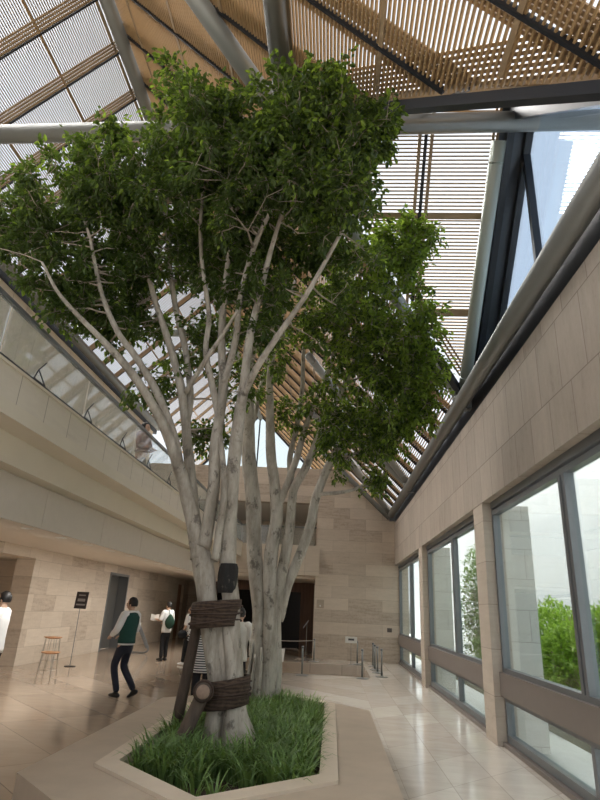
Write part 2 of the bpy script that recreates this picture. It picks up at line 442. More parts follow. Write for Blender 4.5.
# ------------------------------------------------------------------ right wall, pillars, windows
mb = MB(); mb.box(XR, XR+.5, -4, 22.2, 3.38, 4.94); sbuild(mb, 'wall_right', 'panel_x')
PIL = [(2.7, 3.2), (9.12, 9.72), (15.5, 16.1)]
mb = MB()
for y0, y1 in PIL: mb.box(2.36, 2.66, y0, y1, 0, 3.38)
for i, (y0, y1) in enumerate(PIL):
    mb = MB(); mb.box(2.36, 2.66, y0, y1, 0, 3.38); sbuild(mb, 'trim_pillar', 'pillar')
def window(n, y0, y1, ym):
    w = struct('window_%d' % n, (2.55, (y0+y1)/2, 0))
    f = MB()
    X0, X1 = 2.50, 2.60
    for a, b in ((y0, y0+.07), (y1-.07, y1)): f.box(X0, X1, a, b, 0.06, 3.38)
    f.box(X0-.03, X1, y0+.07, y1-.07, 3.28, 3.38); f.box(X0, X1, y0+.07, y1-.07, 3.19, 3.26)
    f.box(X0, X1, y0+.07, y1-.07, 0.94, 1.0); f.box(X0, X1, y0+.07, y1-.07, 0.57, 0.63); f.box(X0, X1, y0+.07, y1-.07, 0.06, 0.15)
    for k in (-1, 1): f.box(X0-.01, X1, ym+k*.055-.035, ym+k*.055+.035, 1.0, 3.19)
    f.box(X0+.02, X1-.02, ym-.02, ym+.02, 1.0, 3.19)
    f.box(X0, X1, ym-.04, ym+.04, .15, .57)
    f.build('window_frame', 'frame', w)
    p = MB(); p.box(X0-.05, X1, y0, y1, 0.63, 0.94); p.build('transom_panel', 'rail', w)
    t = MB(); t.box(2.44, 2.64, y0, y1, 0.0, 0.055); t.build('sill_track', 'rail', w)
    for a, b in ((y0+.07, ym-.09), (ym+.09, y1-.07)):
        g = MB(); g.box(2.555, 2.563, a, b, 1.0, 3.19); g.build('pane', 'glass', w)
    for a, b in ((y0+.07, ym-.04), (ym+.04, y1-.07)):
        g = MB(); g.box(2.555, 2.563, a, b, .15, .57); g.build('pane', 'glass', w)
window(1, 3.2, 9.12, 6.25); window(2, 9.72, 15.5, 12.25); window(3, 16.1, 22.2, 19.0); window(4, -4.0, 2.7, -0.6)

# ------------------------------------------------------------------ back wall, back balcony, entrance
mb = MB()
mb.slab([(-0.65, 22.2, 0), (2.85, 22.2, 0), (2.85, 22.2, 4.7), (2.35, 22.2, 5.0), (0.15, 22.2, 7.0), (-0.65, 22.2, 7.0)], (0, .5, 0))
sbuild(mb, 'wall_back', 'stone_y')
mb = MB(); mb.box(XL, -0.65, 22.2, 22.6, 5.6, 7.0); sbuild(mb, 'wall_back_upper', 'stone_y')
mb = MB(); mb.box(XL, -0.5, 22.08, 22.5, 2.85, 3.95); sbuild(mb, 'trim_back_balcony', 'fascia_y')
mb = MB(); mb.box(XL-1, -0.65, 22.5, 28, 3.1, 3.5); sbuild(mb, 'floor_back_gallery', 'soffit')
mb = MB(); mb.box(XL-1, -0.6, 22.6, 28, 5.6, 5.8); sbuild(mb, 'ceiling_back_gallery', 'soffit')
mb = MB(); mb.box(XL-1, -0.6, 27.6, 28, 3.5, 5.6); mb.box(-.65, -.45, 22.7, 27.6, 3.5, 5.6); sbuild(mb, 'wall_back_gallery', 'stone_y')
mb = MB(); mb.box(-5.6, -0.65, 22.5, 27, 2.75, 2.85); sbuild(mb, 'ceiling_entrance', 'soffit')
mb = MB(); mb.box(-.65, -.35, 22.7, 26.4, 0, 2.75); mb.box(-5.75, -5.45, 26.0, 31.5, 0, 3.1); mb.box(-12, -5.45, 31.5, 31.8, 0, 3.1); sbuild(mb, 'wall_entrance', 'stone_x')
e = struct('door_2', (-3, 26, 0))
mb = MB()
for x0, x1 in ((-5.45, -5.1), (-3.3, -2.5), (-1.35, -0.65)): mb.box(x0, x1, 26.0, 26.2, 0, 2.75)
mb.build('door_frame', 'wood_dark', e)
mb = MB(); mb.box(-5.1, -.65, 26.2, 26.3, 2.35, 2.75); mb.build('lintel', 'wood_dark', e)
mb = MB(); mb.box(-5.45, -.65, 27.5, 27.6, 0, 2.75); mb.build('lobby_shade', 'void', e)  # black sheet standing in for the shade deep in the entrance
# glass balustrade of the back balcony
t = thing('glass_balustrade', 'clear glass balustrade along the balcony over the dark entrance', 'balustrade', (-4, 22.2, 3.95))
for i in range(4):
    a = -7.3 + i * 1.66; mb = MB(); mb.box(a, a+1.62, 22.2, 22.215, 3.95, 4.62); mb.build('pane', 'bal_glass', t)
mb = MB(); mb.tube([(-7.4, 22.2, 4.65), (-.65, 22.2, 4.65)], .03, 8); mb.build('handrail', 'steel', t)

# ------------------------------------------------------------------ left wall, passage, gallery
mb = MB()
mb.box(XL-.5, XL, 14.7, 20.0, 0, 3.1); mb.box(XL-.5, XL, 20.0, 21.9, 2.54, 3.1); mb.box(XL-.5, XL, 21.9, 29.3, 0, 3.1)
mb.box(XL-.5, XL, 29.3, 30.4, 2.54, 3.1); mb.box(XL-.5, XL, 30.4, 31.5, 0, 3.1); mb.box(XL-.5, XL, -6, 14.7, 2.55, 3.1)
sbuild(mb, 'wall_left', 'stone_x')
mb = MB(); mb.box(-9.6, -9.3, -6, 16, 0, 2.7); mb.box(-9.6, XL-.5, 15.7, 16.0, 0, 2.7); sbuild(mb, 'wall_left_recess', 'stone_x')
mb = MB(); mb.box(-9.6, XL-.5, -6, 16, 2.55, 2.75); sbuild(mb, 'ceiling_recess', 'soffit')
mb = MB(); mb.box(XL-.4, XL, 3.0, 22.2, 3.5, 8.35); sbuild(mb, 'wall_left_upper', 'fascia')
e = struct('door_1', (XL, 20.95, 0))
mb = MB(); mb.box(XL-.45, XL+.02, 20.0, 20.08, 0, 2.54); mb.box(XL-.45, XL+.02, 21.82, 21.9, 0, 2.54); mb.box(XL-.45, XL+.02, 20.08, 21.82, 2.46, 2.54); mb.build('door_frame', 'frame', e)
mb = MB(); mb.box(XL-.38, XL-.33, 20.08, 20.95, 0.01, 2.46); mb.build('door_leaf', 'metal_door', e)
mb = MB(); mb.box(XL-.38, XL-.33, 20.95, 21.82, 0.01, 2.46); dl = mb.build('door_leaf', 'metal_door', e)
for y in (20.88, 21.02):
    mb = MB(); mb.tube([(XL-.29, y, .8), (XL-.29, y, 1.3)], .015, 8); mb.build('door_handle', 'steel', dl)
e = struct('door_3', (XL, 29.85, 0))
mb = MB(); mb.box(XL-.2, XL-.12, 29.3, 30.4, 0, 2.54); dl = mb.build('door_leaf', 'wood_door', e)
mb = MB(); mb.box(XL-.12, XL-.06, 29.42, 29.48, .95, 1.15); mb.build('door_handle', 'steel', dl)
# soffit of the gallery and the hanging stone bulkhead along its edge
mb = MB(); mb.box(XL-1, -4.72, -6, 31.5, 2.80, 3.1); sbuild(mb, 'ceiling_soffit', 'soffit')
mb = MB(); mb.box(-4.72, -4.165, -6, 26.0, 2.54, 2.60); mb.box(-4.72, -4.66, -6, 26.0, 2.60, 3.1); sbuild(mb, 'trim_soffit_lip', 'soffit')
mb = MB(); y = -6 + .0
yy = [7.89 + 2.17*k for k in range(-6, 8)]
for a, b in zip(yy[:-1], yy[1:]): mb.box(-4.25, -4.15, a + .004, b - .004, 2.542, 3.098)
sbuild(mb, 'trim_bulkhead', 'bulkhead')
mb = MB(); mb.box(-4.30, -4.17, -6, 26.0, 2.60, 3.1); sbuild(mb, 'trim_bulkhead_backing', 'dark')
mb = MB(); mb.box(-4.17, -3.92, -6, 22.5, 3.11, 3.5); mb.box(XL-1, -4.17, -6, 31.5, 3.1, 3.5); sbuild(mb, 'floor_gallery_slab', 'cream')
mb = MB()
prof = [(-4.15, 3.105), (-3.90, 3.105), (-3.86, 3.43), (-3.5, 3.43), (-3.5, 3.59), (-4.12, 3.59)]
mb.add([(x, -6, z) for x, z in prof] + [(x, 22.08, z) for x, z in prof], [tuple(range(5, -1, -1)), tuple(range(6, 12))] + [(i, (i+1) % 6, 6+(i+1) % 6, 6+i) for i in range(6)])
sbuild(mb, 'trim_gallery_beam', 'cream')
mb = MB(); mb.box(-3.7, -3.5, -6, 22.08, 3.59, 3.93); sbuild(mb, 'trim_gallery_fascia', 'fascia')
mb = MB(); mb.box(-3.72, -3.47, -6, 22.08, 3.93, 3.96); sbuild(mb, 'trim_gallery_curb', 'cream')
mb = MB(); mb.box(XL, -3.7, -6, 22.5, 3.5, 3.595); sbuild(mb, 'floor_gallery', 'soffit')
t = thing('glass_balustrade', 'long clear glass balustrade on the left gallery edge', 'balustrade', (-3.55, 10, 3.96))
k = 0
y = 1.0
while y < 21.5:
    mb = MB(); mb.box(-3.565, -3.55, y, y+2.06, 3.99, 4.60); mb.build('pane', 'bal_glass', t); y += 2.1
mb = MB(); mb.box(-3.59, -3.53, 0.5, 22.0, 4.60, 4.645); mb.build('handrail', 'frame', t)
mb = MB(); mb.box(-3.55, -3.515, 0.5, 22.0, 3.96, 4.01); mb.build('bottom_channel', 'dark', t)
y = 4.42
while y < 21:
    mb = MB()
    p = [(-3.525, y, 4.02), (-3.525, y+.26, 4.02), (-3.525, y+.06, 4.15), (-3.525, y+.20, 4.30)]
    mb.tube([p[0], p[1]], .008, 6); mb.tube([p[1], p[2]], .008, 6); mb.tube([p[2], p[0]], .008, 6); mb.tube([p[2], p[3]], .008, 6)
    mb.build('bracket', 'dark', t); y += 1.42

# ------------------------------------------------------------------ roof: three louvred slopes
SP = 0.0477; SQ = math.sqrt(.5)
Y0R, Y1R = -0.5, 30.0
GX, GY, GH = 2.3, 6.27, 3.22                  # cross gable: wall line, ridge position, half width
RX, RZ = -4.31, 11.91                         # main ridge
def slat(mb, a, b, t, n, w=.0115, h=.014):
    a, b, t, n = V(a), V(b), V(t)*w, V(n)*h
    mb.add([a-t-n, a+t-n, a+t+n, a-t+n, b-t-n, b+t-n, b+t+n, b-t+n], [(0,3,2,1),(4,5,6,7),(0,1,5,4),(1,2,6,5),(2,3,7,6),(3,0,4,7)])
cl = struct('ceiling_left_slope', (-6, 10, 10))
tA, nA = V((SQ,0,SQ)), V((-SQ,0,SQ))
pA = lambda x, y, up=0: V((x, y, x + 16.22)) + nA*up
mb = MB(); x = -7.55
while x < RX - .1: slat(mb, pA(x, Y0R), pA(x, Y1R), tA, nA, .0112, .012); x += .0305
mb.build('louvers', 'slat_grey', cl)
raf = MB(); bat = MB(); k = 0
y = 0.36
while y < Y1R:
    raf.bar(pA(-7.6, y, -.01), pA(RX, y, -.01), .035, .07, up=nA)
    for d in (.05, .11, .17, .23): bat.bar(pA(-7.6, y-d, -.03), pA(RX, y-d, -.03), .036, .02, up=nA)
    y += 1.05
raf.build('rafters', 'dark', cl); bat.build('battens', 'batten', cl)
mb = MB()
for x in (-6.43, -5.38): mb.bar(pA(x, Y0R, -.03), pA(x, Y1R, -.03), .045, .03, up=nA)
for d in (.10, .16, .22): mb.bar(pA(RX-d, Y0R, -.03), pA(RX-d, Y1R, -.03), .04, .02, up=nA)
mb.build('purlins', 'batten', cl)

cr = struct('ceiling_right_slope', (0, 10, 8))
tC, nC = V((SQ,0,-SQ)), V((SQ,0,SQ))
pC = lambda x, y, up=0: V((x, y, 7.6 - x)) + nC*up
xg = GX - GH                                   # inner end of the cross gable's ridge
def spansC(x, gap=0.08):                        # where the slope is uncut along the hall
    if x <= xg: return [(Y0R, Y1R)]
    h = (x - xg) + gap
    return [(Y0R, GY - h), (GY + h, Y1R)]
mb = MB(); x = RX + .1
while x < 2.33:
    for a, b in spansC(x):
        if b > a: slat(mb, pC(x, a), pC(x, b), tC, nC, .0105, .0145)
    x += .042
mb.build('louvers', 'slat', cr)
raf = MB(); bat = MB(); y = 0.05
def runC(y):
    h = abs(y - GY)
    return min(2.33, xg + h - .1) if h < GH else 2.33
while y < Y1R:
    raf.bar(pC(RX, y, -.01), pC(runC(y), y, -.01), .035, .08, up=nC)
    for d in (-.26, -.21, -.16, -.11, -.06, .05, .10, .15):
        bat.bar(pC(RX, y+d, .035), pC(runC(y+d), y+d, .035), .036, .02, up=nC)
    y += 1.05
raf.build('rafters', 'dark', cr); bat.build('battens', 'batten', cr)
mb = MB()
for x in (-3.83, -2.78, -1.73, -.68, .37, 1.39):
    for a, b in spansC(x, .2):
        if b > a: mb.bar(pC(x, a, -.02), pC(x, b, -.02), .06, .02, up=nC)
# perforated fringe along the valleys of the gable
for s in (-1, 1):
    for d in (.09, .135, .18, .225, .27, .315, .36):
        d2 = d * 1.414
        mb.bar(pC(xg, GY + s*d2, .035), pC(2.3, GY + s*(GH + d2), .035), .034, .02, up=nC)
mb.build('purlins', 'batten', cr)

cg = struct('ceiling_cross_gable', (1, GY, 7.5))
tD, nD = V((0,SQ,-SQ)), V((0,SQ,SQ)); tN, nN = V((0,SQ,SQ)), V((0,-SQ,SQ))
pD = lambda x, y, up=0: V((x, y, 14.95 - y)) + nD*up
pN = lambda x, y, up=0: V((x, y, 14.95 - 2*GY + y)) + nN*up
mb = MB(); h = 0.06
while h < GH - .05:
    slat(mb, pD(xg + h + .08, GY + h), pD(GX, GY + h), tD, nD)
    slat(mb, pN(xg + h + .08, GY - h), pN(GX, GY - h), tN, nN); h += .039
mb.build('louvers', 'slat', cg)
mb = MB(); wd = MB()
for x in (1.22, .17):
    e = GY + (x - xg)
    for dx in (-.09, .0, .09): (mb if dx == 0 else wd).bar(pD(x+dx, GY, -.02), pD(x+dx, e, -.02), .05, .05, up=nD)
    mb.bar(pN(x, GY, -.02), pN(x, 2*GY - e, -.02), .05, .05, up=nN)
for dx in (.03, .09): wd.bar(pD(GX-dx, GY, -.02), pD(GX-dx, GY+GH, -.02), .04, .02, up=nD)
for hh in (1.1, 2.2):
    wd.bar(pD(xg+hh, GY+hh, -.02), pD(GX, GY+hh, -.02), .10, .02, up=nD); wd.bar(pN(xg+hh, GY-hh, -.02), pN(GX, GY-hh, -.02), .10, .02, up=nN)
for d in (.05, .11, .17): wd.bar(pD(xg+d*1.4, GY, .0), pD(GX-.05+d*1.4, GY+GH-.05, .0), .03, .02, up=nD)
mb.build('rafters', 'dark', cg); wd.build('purlins', 'batten', cg)
# dark valley beams and rake frame
mb = MB()
for s in (-1, 1):
    mb.bar((xg-.05, GY, 8.45), (GX, GY + s*GH, 5.25), .10, .115)
mb.build('valley_beams', 'dark', cg)
GW = 2.70
gw = struct('window_5', (GW, GY, 5.3))
mb = MB()
A_, B_, C_ = V((GW, GY-GH, 5.3)), V((GW, GY+GH, 5.3)), V((GW, GY, 8.55))
mb.bar(B_, C_, .14, .10, up=(1,0,0)); mb.bar(A_, C_, .14, .10, up=(1,0,0)); mb.bar(A_, B_, .1, .12)
mb.bar((GW, 6.66, 5.3), (GW, 6.66, 8.15), .10, .08, up=(0,1,0)); 
for sg in (-1, 1): mb.bar((2.42, GY+sg*GH, 5.30), (2.42, GY, 8.50), .16, .10, up=(1,0,0))
mb.build('gable_frame', 'navy', gw)
for sg in (-1, 1):
    mb = MB(); mb.slab([(2.29, GY+sg*(GH-.02), 5.40), (GW, GY+sg*(GH-.02), 5.40), (GW, GY, 8.64), (2.29, GY, 8.64)], (0, 0, .03)); mb.build('reveal_panel', 'slate', gw)
mb = MB(); mb.slab([A_ + V((.01,.05,0)), B_ + V((.01,-.05,0)), C_ + V((.01,0,-.05))], (.012, 0, 0)); mb.build('pane', 'roof_glass', gw)
# gutters, back gable glazing
mb = MB(); mb.box(2.37, 2.80, Y0R, 22.6, 4.94, 5.28); sbuild(mb, 'trim_right_gutter', 'dark')
mb = MB(); mb.box(XL-.1, XL+.03, 3.0, 22.6, 8.35, 8.66); sbuild(mb, 'trim_left_gutter', 'dark')
gw = struct('window_6', (-3, 29.95, 7))
mb = MB(); mb.bar((XL, 29.9, 7.06), (.2, 29.9, 7.06), .14, .12); mb.bar((XL, 29.95, 8.5), (RX, 29.95, RZ-.05), .1, .14, up=(0,1,0)); mb.bar((RX, 29.95, RZ-.05), (.2, 29.95, 7.2), .1, .14, up=(0,1,0))
for x in (-6.4, -4.31, -2.2, -.8): mb.bar((x, 29.95, 7.1), (x, 29.95, min(x+16.1, 7.5-x)), .07, .1, up=(0,1,0))
mb.build('gable_frame', 'navy', gw)
mb = MB(); mb.slab([(XL, 29.95, 7.1), (.2, 29.95, 7.1), (RX, 29.95, RZ-.1), (XL, 29.95, 8.4)], (0, .012, 0)); mb.build('pane', 'glass', gw)

# ------------------------------------------------------------------ steel tubes of the space frame
NODE = V((-.85, GY, 8.22))
def steel(label, a, b, r=.135, mat='steel', ends=True):
    t = thing('roof_tube', label, 'steel tube', (V(a)+V(b))/2)
    mb = MB(); mb.tube([a, b], r, 18); mb.build('tube', mat, t, True)
    if ends:
        d = (V(b)-V(a)).normalized()
        for p, s in ((V(a), 1), (V(b), -1)):
            mb = MB(); mb.tube([p + d*s*.02, p + d*s*.30], [r*.55, r*1.04], 14); mb.build('end_cone', mat, t, True)
    return t
steel('long horizontal grey tie tube spanning the hall above the tree tops', (-7.55, 6.50, 8.33), (4.2, 6.14, 8.26), .138)
steel('grey ridge tube at the upper left, between slatted and tan slopes', (RX, Y0R, RZ-.22), (RX, Y1R, RZ-.22), .13)
steel('slanting grey tube crossing the tan louvres at top centre', (-4.15, 3.45, 11.45), NODE + V((0,0,.05)), .135, 'steel_light')
steel('grey tube running back behind the tree crown from the ridge', (-4.15, 9.45, 11.45), NODE + V((0,.05,.05)), .135)
steel('upright looking grey tube at top centre, running straight down the hall', (-.86, Y0R, 8.24), NODE, .135)
steel('grey eave tube along the top of the right stone wall', (2.2, Y0R, 5.22), (2.2, 22.15, 5.22), .13)
steel('grey eave tube along the top of the left gallery wall', (-7.45, 3.0, 8.5), (-7.45, 22.15, 8.5), .13)
steel('pale green grey rake tube beside the sky glass', (2.24, GY+GH-.1, 5.4), (2.24, GY+.15, 8.15), .105, 'steel_green')
steel('short grey valley tube beside the bright leaves, meeting the eave tube', (2.2, GY+GH+.05, 5.35), NODE + V((.1,.1,-.05)), .11, 'steel_light')
steel('second horizontal tie tube, lower left among the branches', (-7.4, 13.84, 8.75), (-1.3, 13.84, 8.75), .12, 'steel_light')
steel('bright strut tube rising from the middle of the far eave', (2.15, 16.7, 5.4), (-.85, 13.9, 8.2), .11, 'steel_light')
steel('thin strut tube beside the bright one at the far eave', (2.15, 16.9, 5.35), (-.4, 16.9, 7.75), .09, 'steel_light')
steel('strut tube over the far right corner of the hall', (2.1, 21.7, 5.3), (-.85, 18.9, 8.2), .12, 'steel_light')
steel('dark gable tube along the top of the back wall', (2.15, 22.0, 5.1), (-.85, 22.0, 7.95), .10, 'steel')
for lab, p, r in (('cast steel node where three tubes meet the right eave', (2.22, GY+GH, 5.3), .17), ('cast steel node at the far strut of the right eave', (2.2, 16.8, 5.28), .16), ('cast steel node at the far right roof corner', (2.17, 22.0, 5.2), .15)):
    t = thing('roof_node', lab, 'steel node', p)
    mb = MB(); mb.lathe(p, [(.02, -r), (r*.8, -r*.7), (r, 0), (r*.8, r*.7), (.02, r)], 12); mb.build('casting', 'steel', t, True)
    mb = MB(); mb.box(p[0]-.03, p[0]+.2, p[1]-.09, p[1]+.09, p[2]-.2, p[2]+.05); mb.build('bracket_plate', 'frame', t)

# ------------------------------------------------------------------ outside, right
mb = MB(); mb.box(2.66, 30, -10, 60, -.4, -.08); sbuild(mb, 'ground_terrace', 'ext_ground')
mb = MB(); mb.box(3.75, 6.0, 4, 40, -.08, .05); sbuild(mb, 'ground_planting_bed', 'ext_soil')
mb = MB(); mb.box(6.2, 6.7, -6, 45, -.1, 6.6); sbuild(mb, 'wall_outer', 'ext_wall')
for y0 in (9.25, 15.6):
    mb = MB(); mb.box(2.66, 3.12, y0, y0+.42, -.08, 3.38); sbuild(mb, 'wall_fin', 'ext_fin')

# ------------------------------------------------------------------ planter bench
PX = -.88
def hexa(w, y0, y1, ya, yb): return [(PX, ya), (PX+w, y0), (PX+w, y1), (PX, yb), (PX-w, y1), (PX-w, y0)]
H_OUT = hexa(1.44, 4.80, 8.70, 3.36, 10.14)
H_RIMO = hexa(.97, 5.10, 8.95, 4.22, 9.90)
H_RIMI = hexa(.82, 5.24, 8.90, 4.46, 9.68)
def ring(mb, o, i, z0, z1):
    n = len(o)
    vs = [(x,y,z1) for x,y in o] + [(x,y,z1) for x,y in i] + [(x,y,z0) for x,y in o] + [(x,y,z0) for x,y in i]
    fs = []
    for k in range(n):
        j = (k+1) % n
        fs += [(k, j, n+j, n+k), (2*n+k, 3*n+k, 3*n+j, 2*n+j), (k, 2*n+k, 2*n+j, j), (n+k, n+j, 3*n+j, 3*n+k)]
    mb.add(vs, fs)
pl = thing('stone_planter', 'low six sided limestone planter bench around the two indoor trees', 'planter', (PX, 7, 0))
mb = MB(); ring(mb, H_OUT, H_RIMO, 0.0, 0.40); mb.build('bench_top', 'bench', pl)
mb = MB(); ring(mb, H_RIMO, H_RIMI, 0.0, 0.425); mb.build('rim', 'rim', pl)
mb = MB(); mb.prism(hexa(.815, 5.24, 8.90, 4.47, 9.67), 0.02, 0.24); tag(mb.build('soil', 'soil', pl), kind='stuff')


def in_hex(x, y, m=0.0):
    dx = abs(x - PX)
    if dx > .82 - m: return False
    t = dx / .82
    return y > 4.46 + t*.78 + m and y < 9.68 - t*.78 - m

# ------------------------------------------------------------------ lily turf
mb = MB()
def blade(p, ang, L, w, bend, vs, fs):
    d = V((math.cos(ang), math.sin(ang), 0)); s = V((-d.y, d.x, 0))
    o = len(vs); k = 4
    q = V(p); el = 1.42
    for i in range(k + 1):
        f = i / k
        ww = w * (1 - f**2.2) * .5 + .0006
        vs.append(tuple(q - s*ww)); vs.append(tuple(q + s*ww))
        q = q + (d*math.cos(el) + V((0,0,1))*math.sin(el)) * (L / k)
        el -= bend / k * (0.6 + f)
    for i in range(k): fs.append((o+2*i, o+2*i+1, o+2*i+3, o+2*i+2))
vs, fs = [], []
n = 0
while n < 560:
    x = RND.uniform(PX-.8, PX+.8); y = RND.uniform(4.5, 9.65)
    if not in_hex(x, y, .07): continue
    if y < 5.52 - .5*abs(x-PX) + .3*noise.noise(V((x*3, 1, 2))) and RND.random() < .93: continue      # bare mulch at the front corner
    if math.hypot(x+1.0, (y-6.45)*.8) < .36 or math.hypot(x+1.05, y-9.05) < .2: continue
    n += 1
    for j in range(17):
        a = RND.uniform(0, 6.283); r = RND.uniform(0, .075)
        blade((x + r*math.cos(a), y + r*math.sin(a), .235), a + RND.uniform(-.5, .5), RND.uniform(.22, .42), RND.uniform(.015, .025), RND.uniform(1.2, 2.9), vs, fs)
mb.add(vs, fs)
tag(mb.build('grass', 'grass', None, True), 'dense green strap leaved grass filling the planter under the trees', 'grass', kind='stuff')

# ------------------------------------------------------------------ trees
def leaf(vs, fs, p, d, up, L, W):
    """one folded pointed leaf at p along d"""
    s = d.cross(up)
    if s.length < 1e-3: s = V((1,0,0))
    s.normalize(); n = s.cross(d)
    o = len(vs); f = n * (W*.22)
    vs += [tuple(p), tuple(p + d*L*.35 + s*W*.5 + f), tuple(p + d*L*.72 + s*W*.36 + f*.6), tuple(p + d*L - n*W*.15),
           tuple(p + d*L*.72 - s*W*.36 + f*.6), tuple(p + d*L*.35 - s*W*.5 + f)]
    fs += [(o, o+1, o+2, o+3), (o, o+3, o+4, o+5)]

def rvec(R=RND):
    while True:
        v = V((R.uniform(-1,1), R.uniform(-1,1), R.uniform(-1,1)))
        if .05 < v.length < 1: return v

def roof_z(x, y):
    z = min(x + 16.22, 7.6 - x)
    h = abs(y - GY)
    if x > xg and h < (x - xg): z = 14.95 - GY - h
    return z

def make_tree(label, base, stems, blobs, bark, leafm, seed, roots=(), extra=()):
    R = random.Random(seed)
    t = thing('indoor_tree', label, 'tree', base)
    trunk = MB(); skel = []                       # skel: (point, radius)
    for pts, rad in stems:
        P = catmull(pts, 7); k = len(P)
        m = len(rad) - 1
        rr = []
        for i in range(k):
            f = i / (k-1) * m; a = min(int(f), m-1); rr.append(rad[a] + (rad[a+1]-rad[a]) * (f-a))
        for i in range(1, k-1):
            P[i] = P[i] + V((noise.noise(P[i]*1.3 + V((seed,0,0))), noise.noise(P[i]*1.3 + V((0,seed,9))), 0)) * min(.035, rr[i]*.6)
        trunk.tube(P, rr, 12, wob=.16)
        skel += [(P[i], rr[i]) for i in range(k) if P[i].z > 2.9]
    for p in extra: trunk.join(p)
    trunk.build('trunk', bark, t, True)
    br = MB(); vs, fs = [], []; vs2, fs2 = [], []
    for (cx, cy, r_px, Y, dens, light) in blobs:  # light: chance that a leaf takes the daylit colour
        c = at(cx, cy, Y); depth = (ROT.transposed() @ (c - CAM)).z
        r = r_px * depth / F_PX
        ncl = int(dens)
        for i in range(ncl):
            v = rvec(R); v = v.normalized() * (v.length ** .6)
            if R.random() < .13: v *= R.uniform(1.1, 1.4)
            p = c + V((v.x*r, v.y*min(r*1.25, .95), v.z*r))
            if p.z > roof_z(p.x, p.y) - .35: continue
            if noise.noise(p*1.15 + V((seed, 3.1, 0))) < ((-.20 if cx < 180 else -.26 if cy < 240 else -.22) if seed == 11 else -.30): continue
            # twig back to the nearest limb
            best = min(skel, key=lambda q: (q[0]-p).length + (1.2 if q[0].z > p.z + .1 else 0))
            q, qr = best
            L = (p - q).length
            if L < 3.2:
                mid = q.lerp(p, .5) + V((R.uniform(-.12,.12), R.uniform(-.12,.12), .10*L*R.uniform(-.3,1)))
                r0 = min(qr*.55, .011 + .009*L)
                br.tube([q, q.lerp(mid, .55) + rvec(R)*.03*L, mid, mid.lerp(p, .55) + rvec(R)*.05*L, p], [r0, r0*.8, r0*.6, .006, .003], 5, cap=False)
                if L > .5: skel.append((mid, r0*.6))
            tw = [(p + rvec(R)*.24) for _ in range(R.randint(3, 5))]
            for e in tw:
                br.tube([p, p.lerp(e, .5) + V((0,0,.02)), e], [.004, .003, .002], 4, cap=False)
                for j in range(R.randint(12, 18)):
                    b = p.lerp(e, R.uniform(.2, 1.1)) + rvec(R)*.07
                    d = ((e - p).normalized()*.7 + rvec(R)*.9 + V((0,0,-.35))).normalized()
                    up = (V((0,0,1)) + rvec(R)*.55).normalized()
                    L_ = R.uniform(.055, .095)
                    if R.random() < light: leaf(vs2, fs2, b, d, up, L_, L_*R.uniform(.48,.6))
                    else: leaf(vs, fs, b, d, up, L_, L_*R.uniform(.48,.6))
    tag(br.build('branches', 'branch', t, True), kind='stuff')
    mb = MB(); mb.add(vs, fs, 0); mb.add(vs2, fs2, 1)
    tag(mb.build('foliage', [leafm, 'leaf_lit'], t), kind='stuff')
    return t

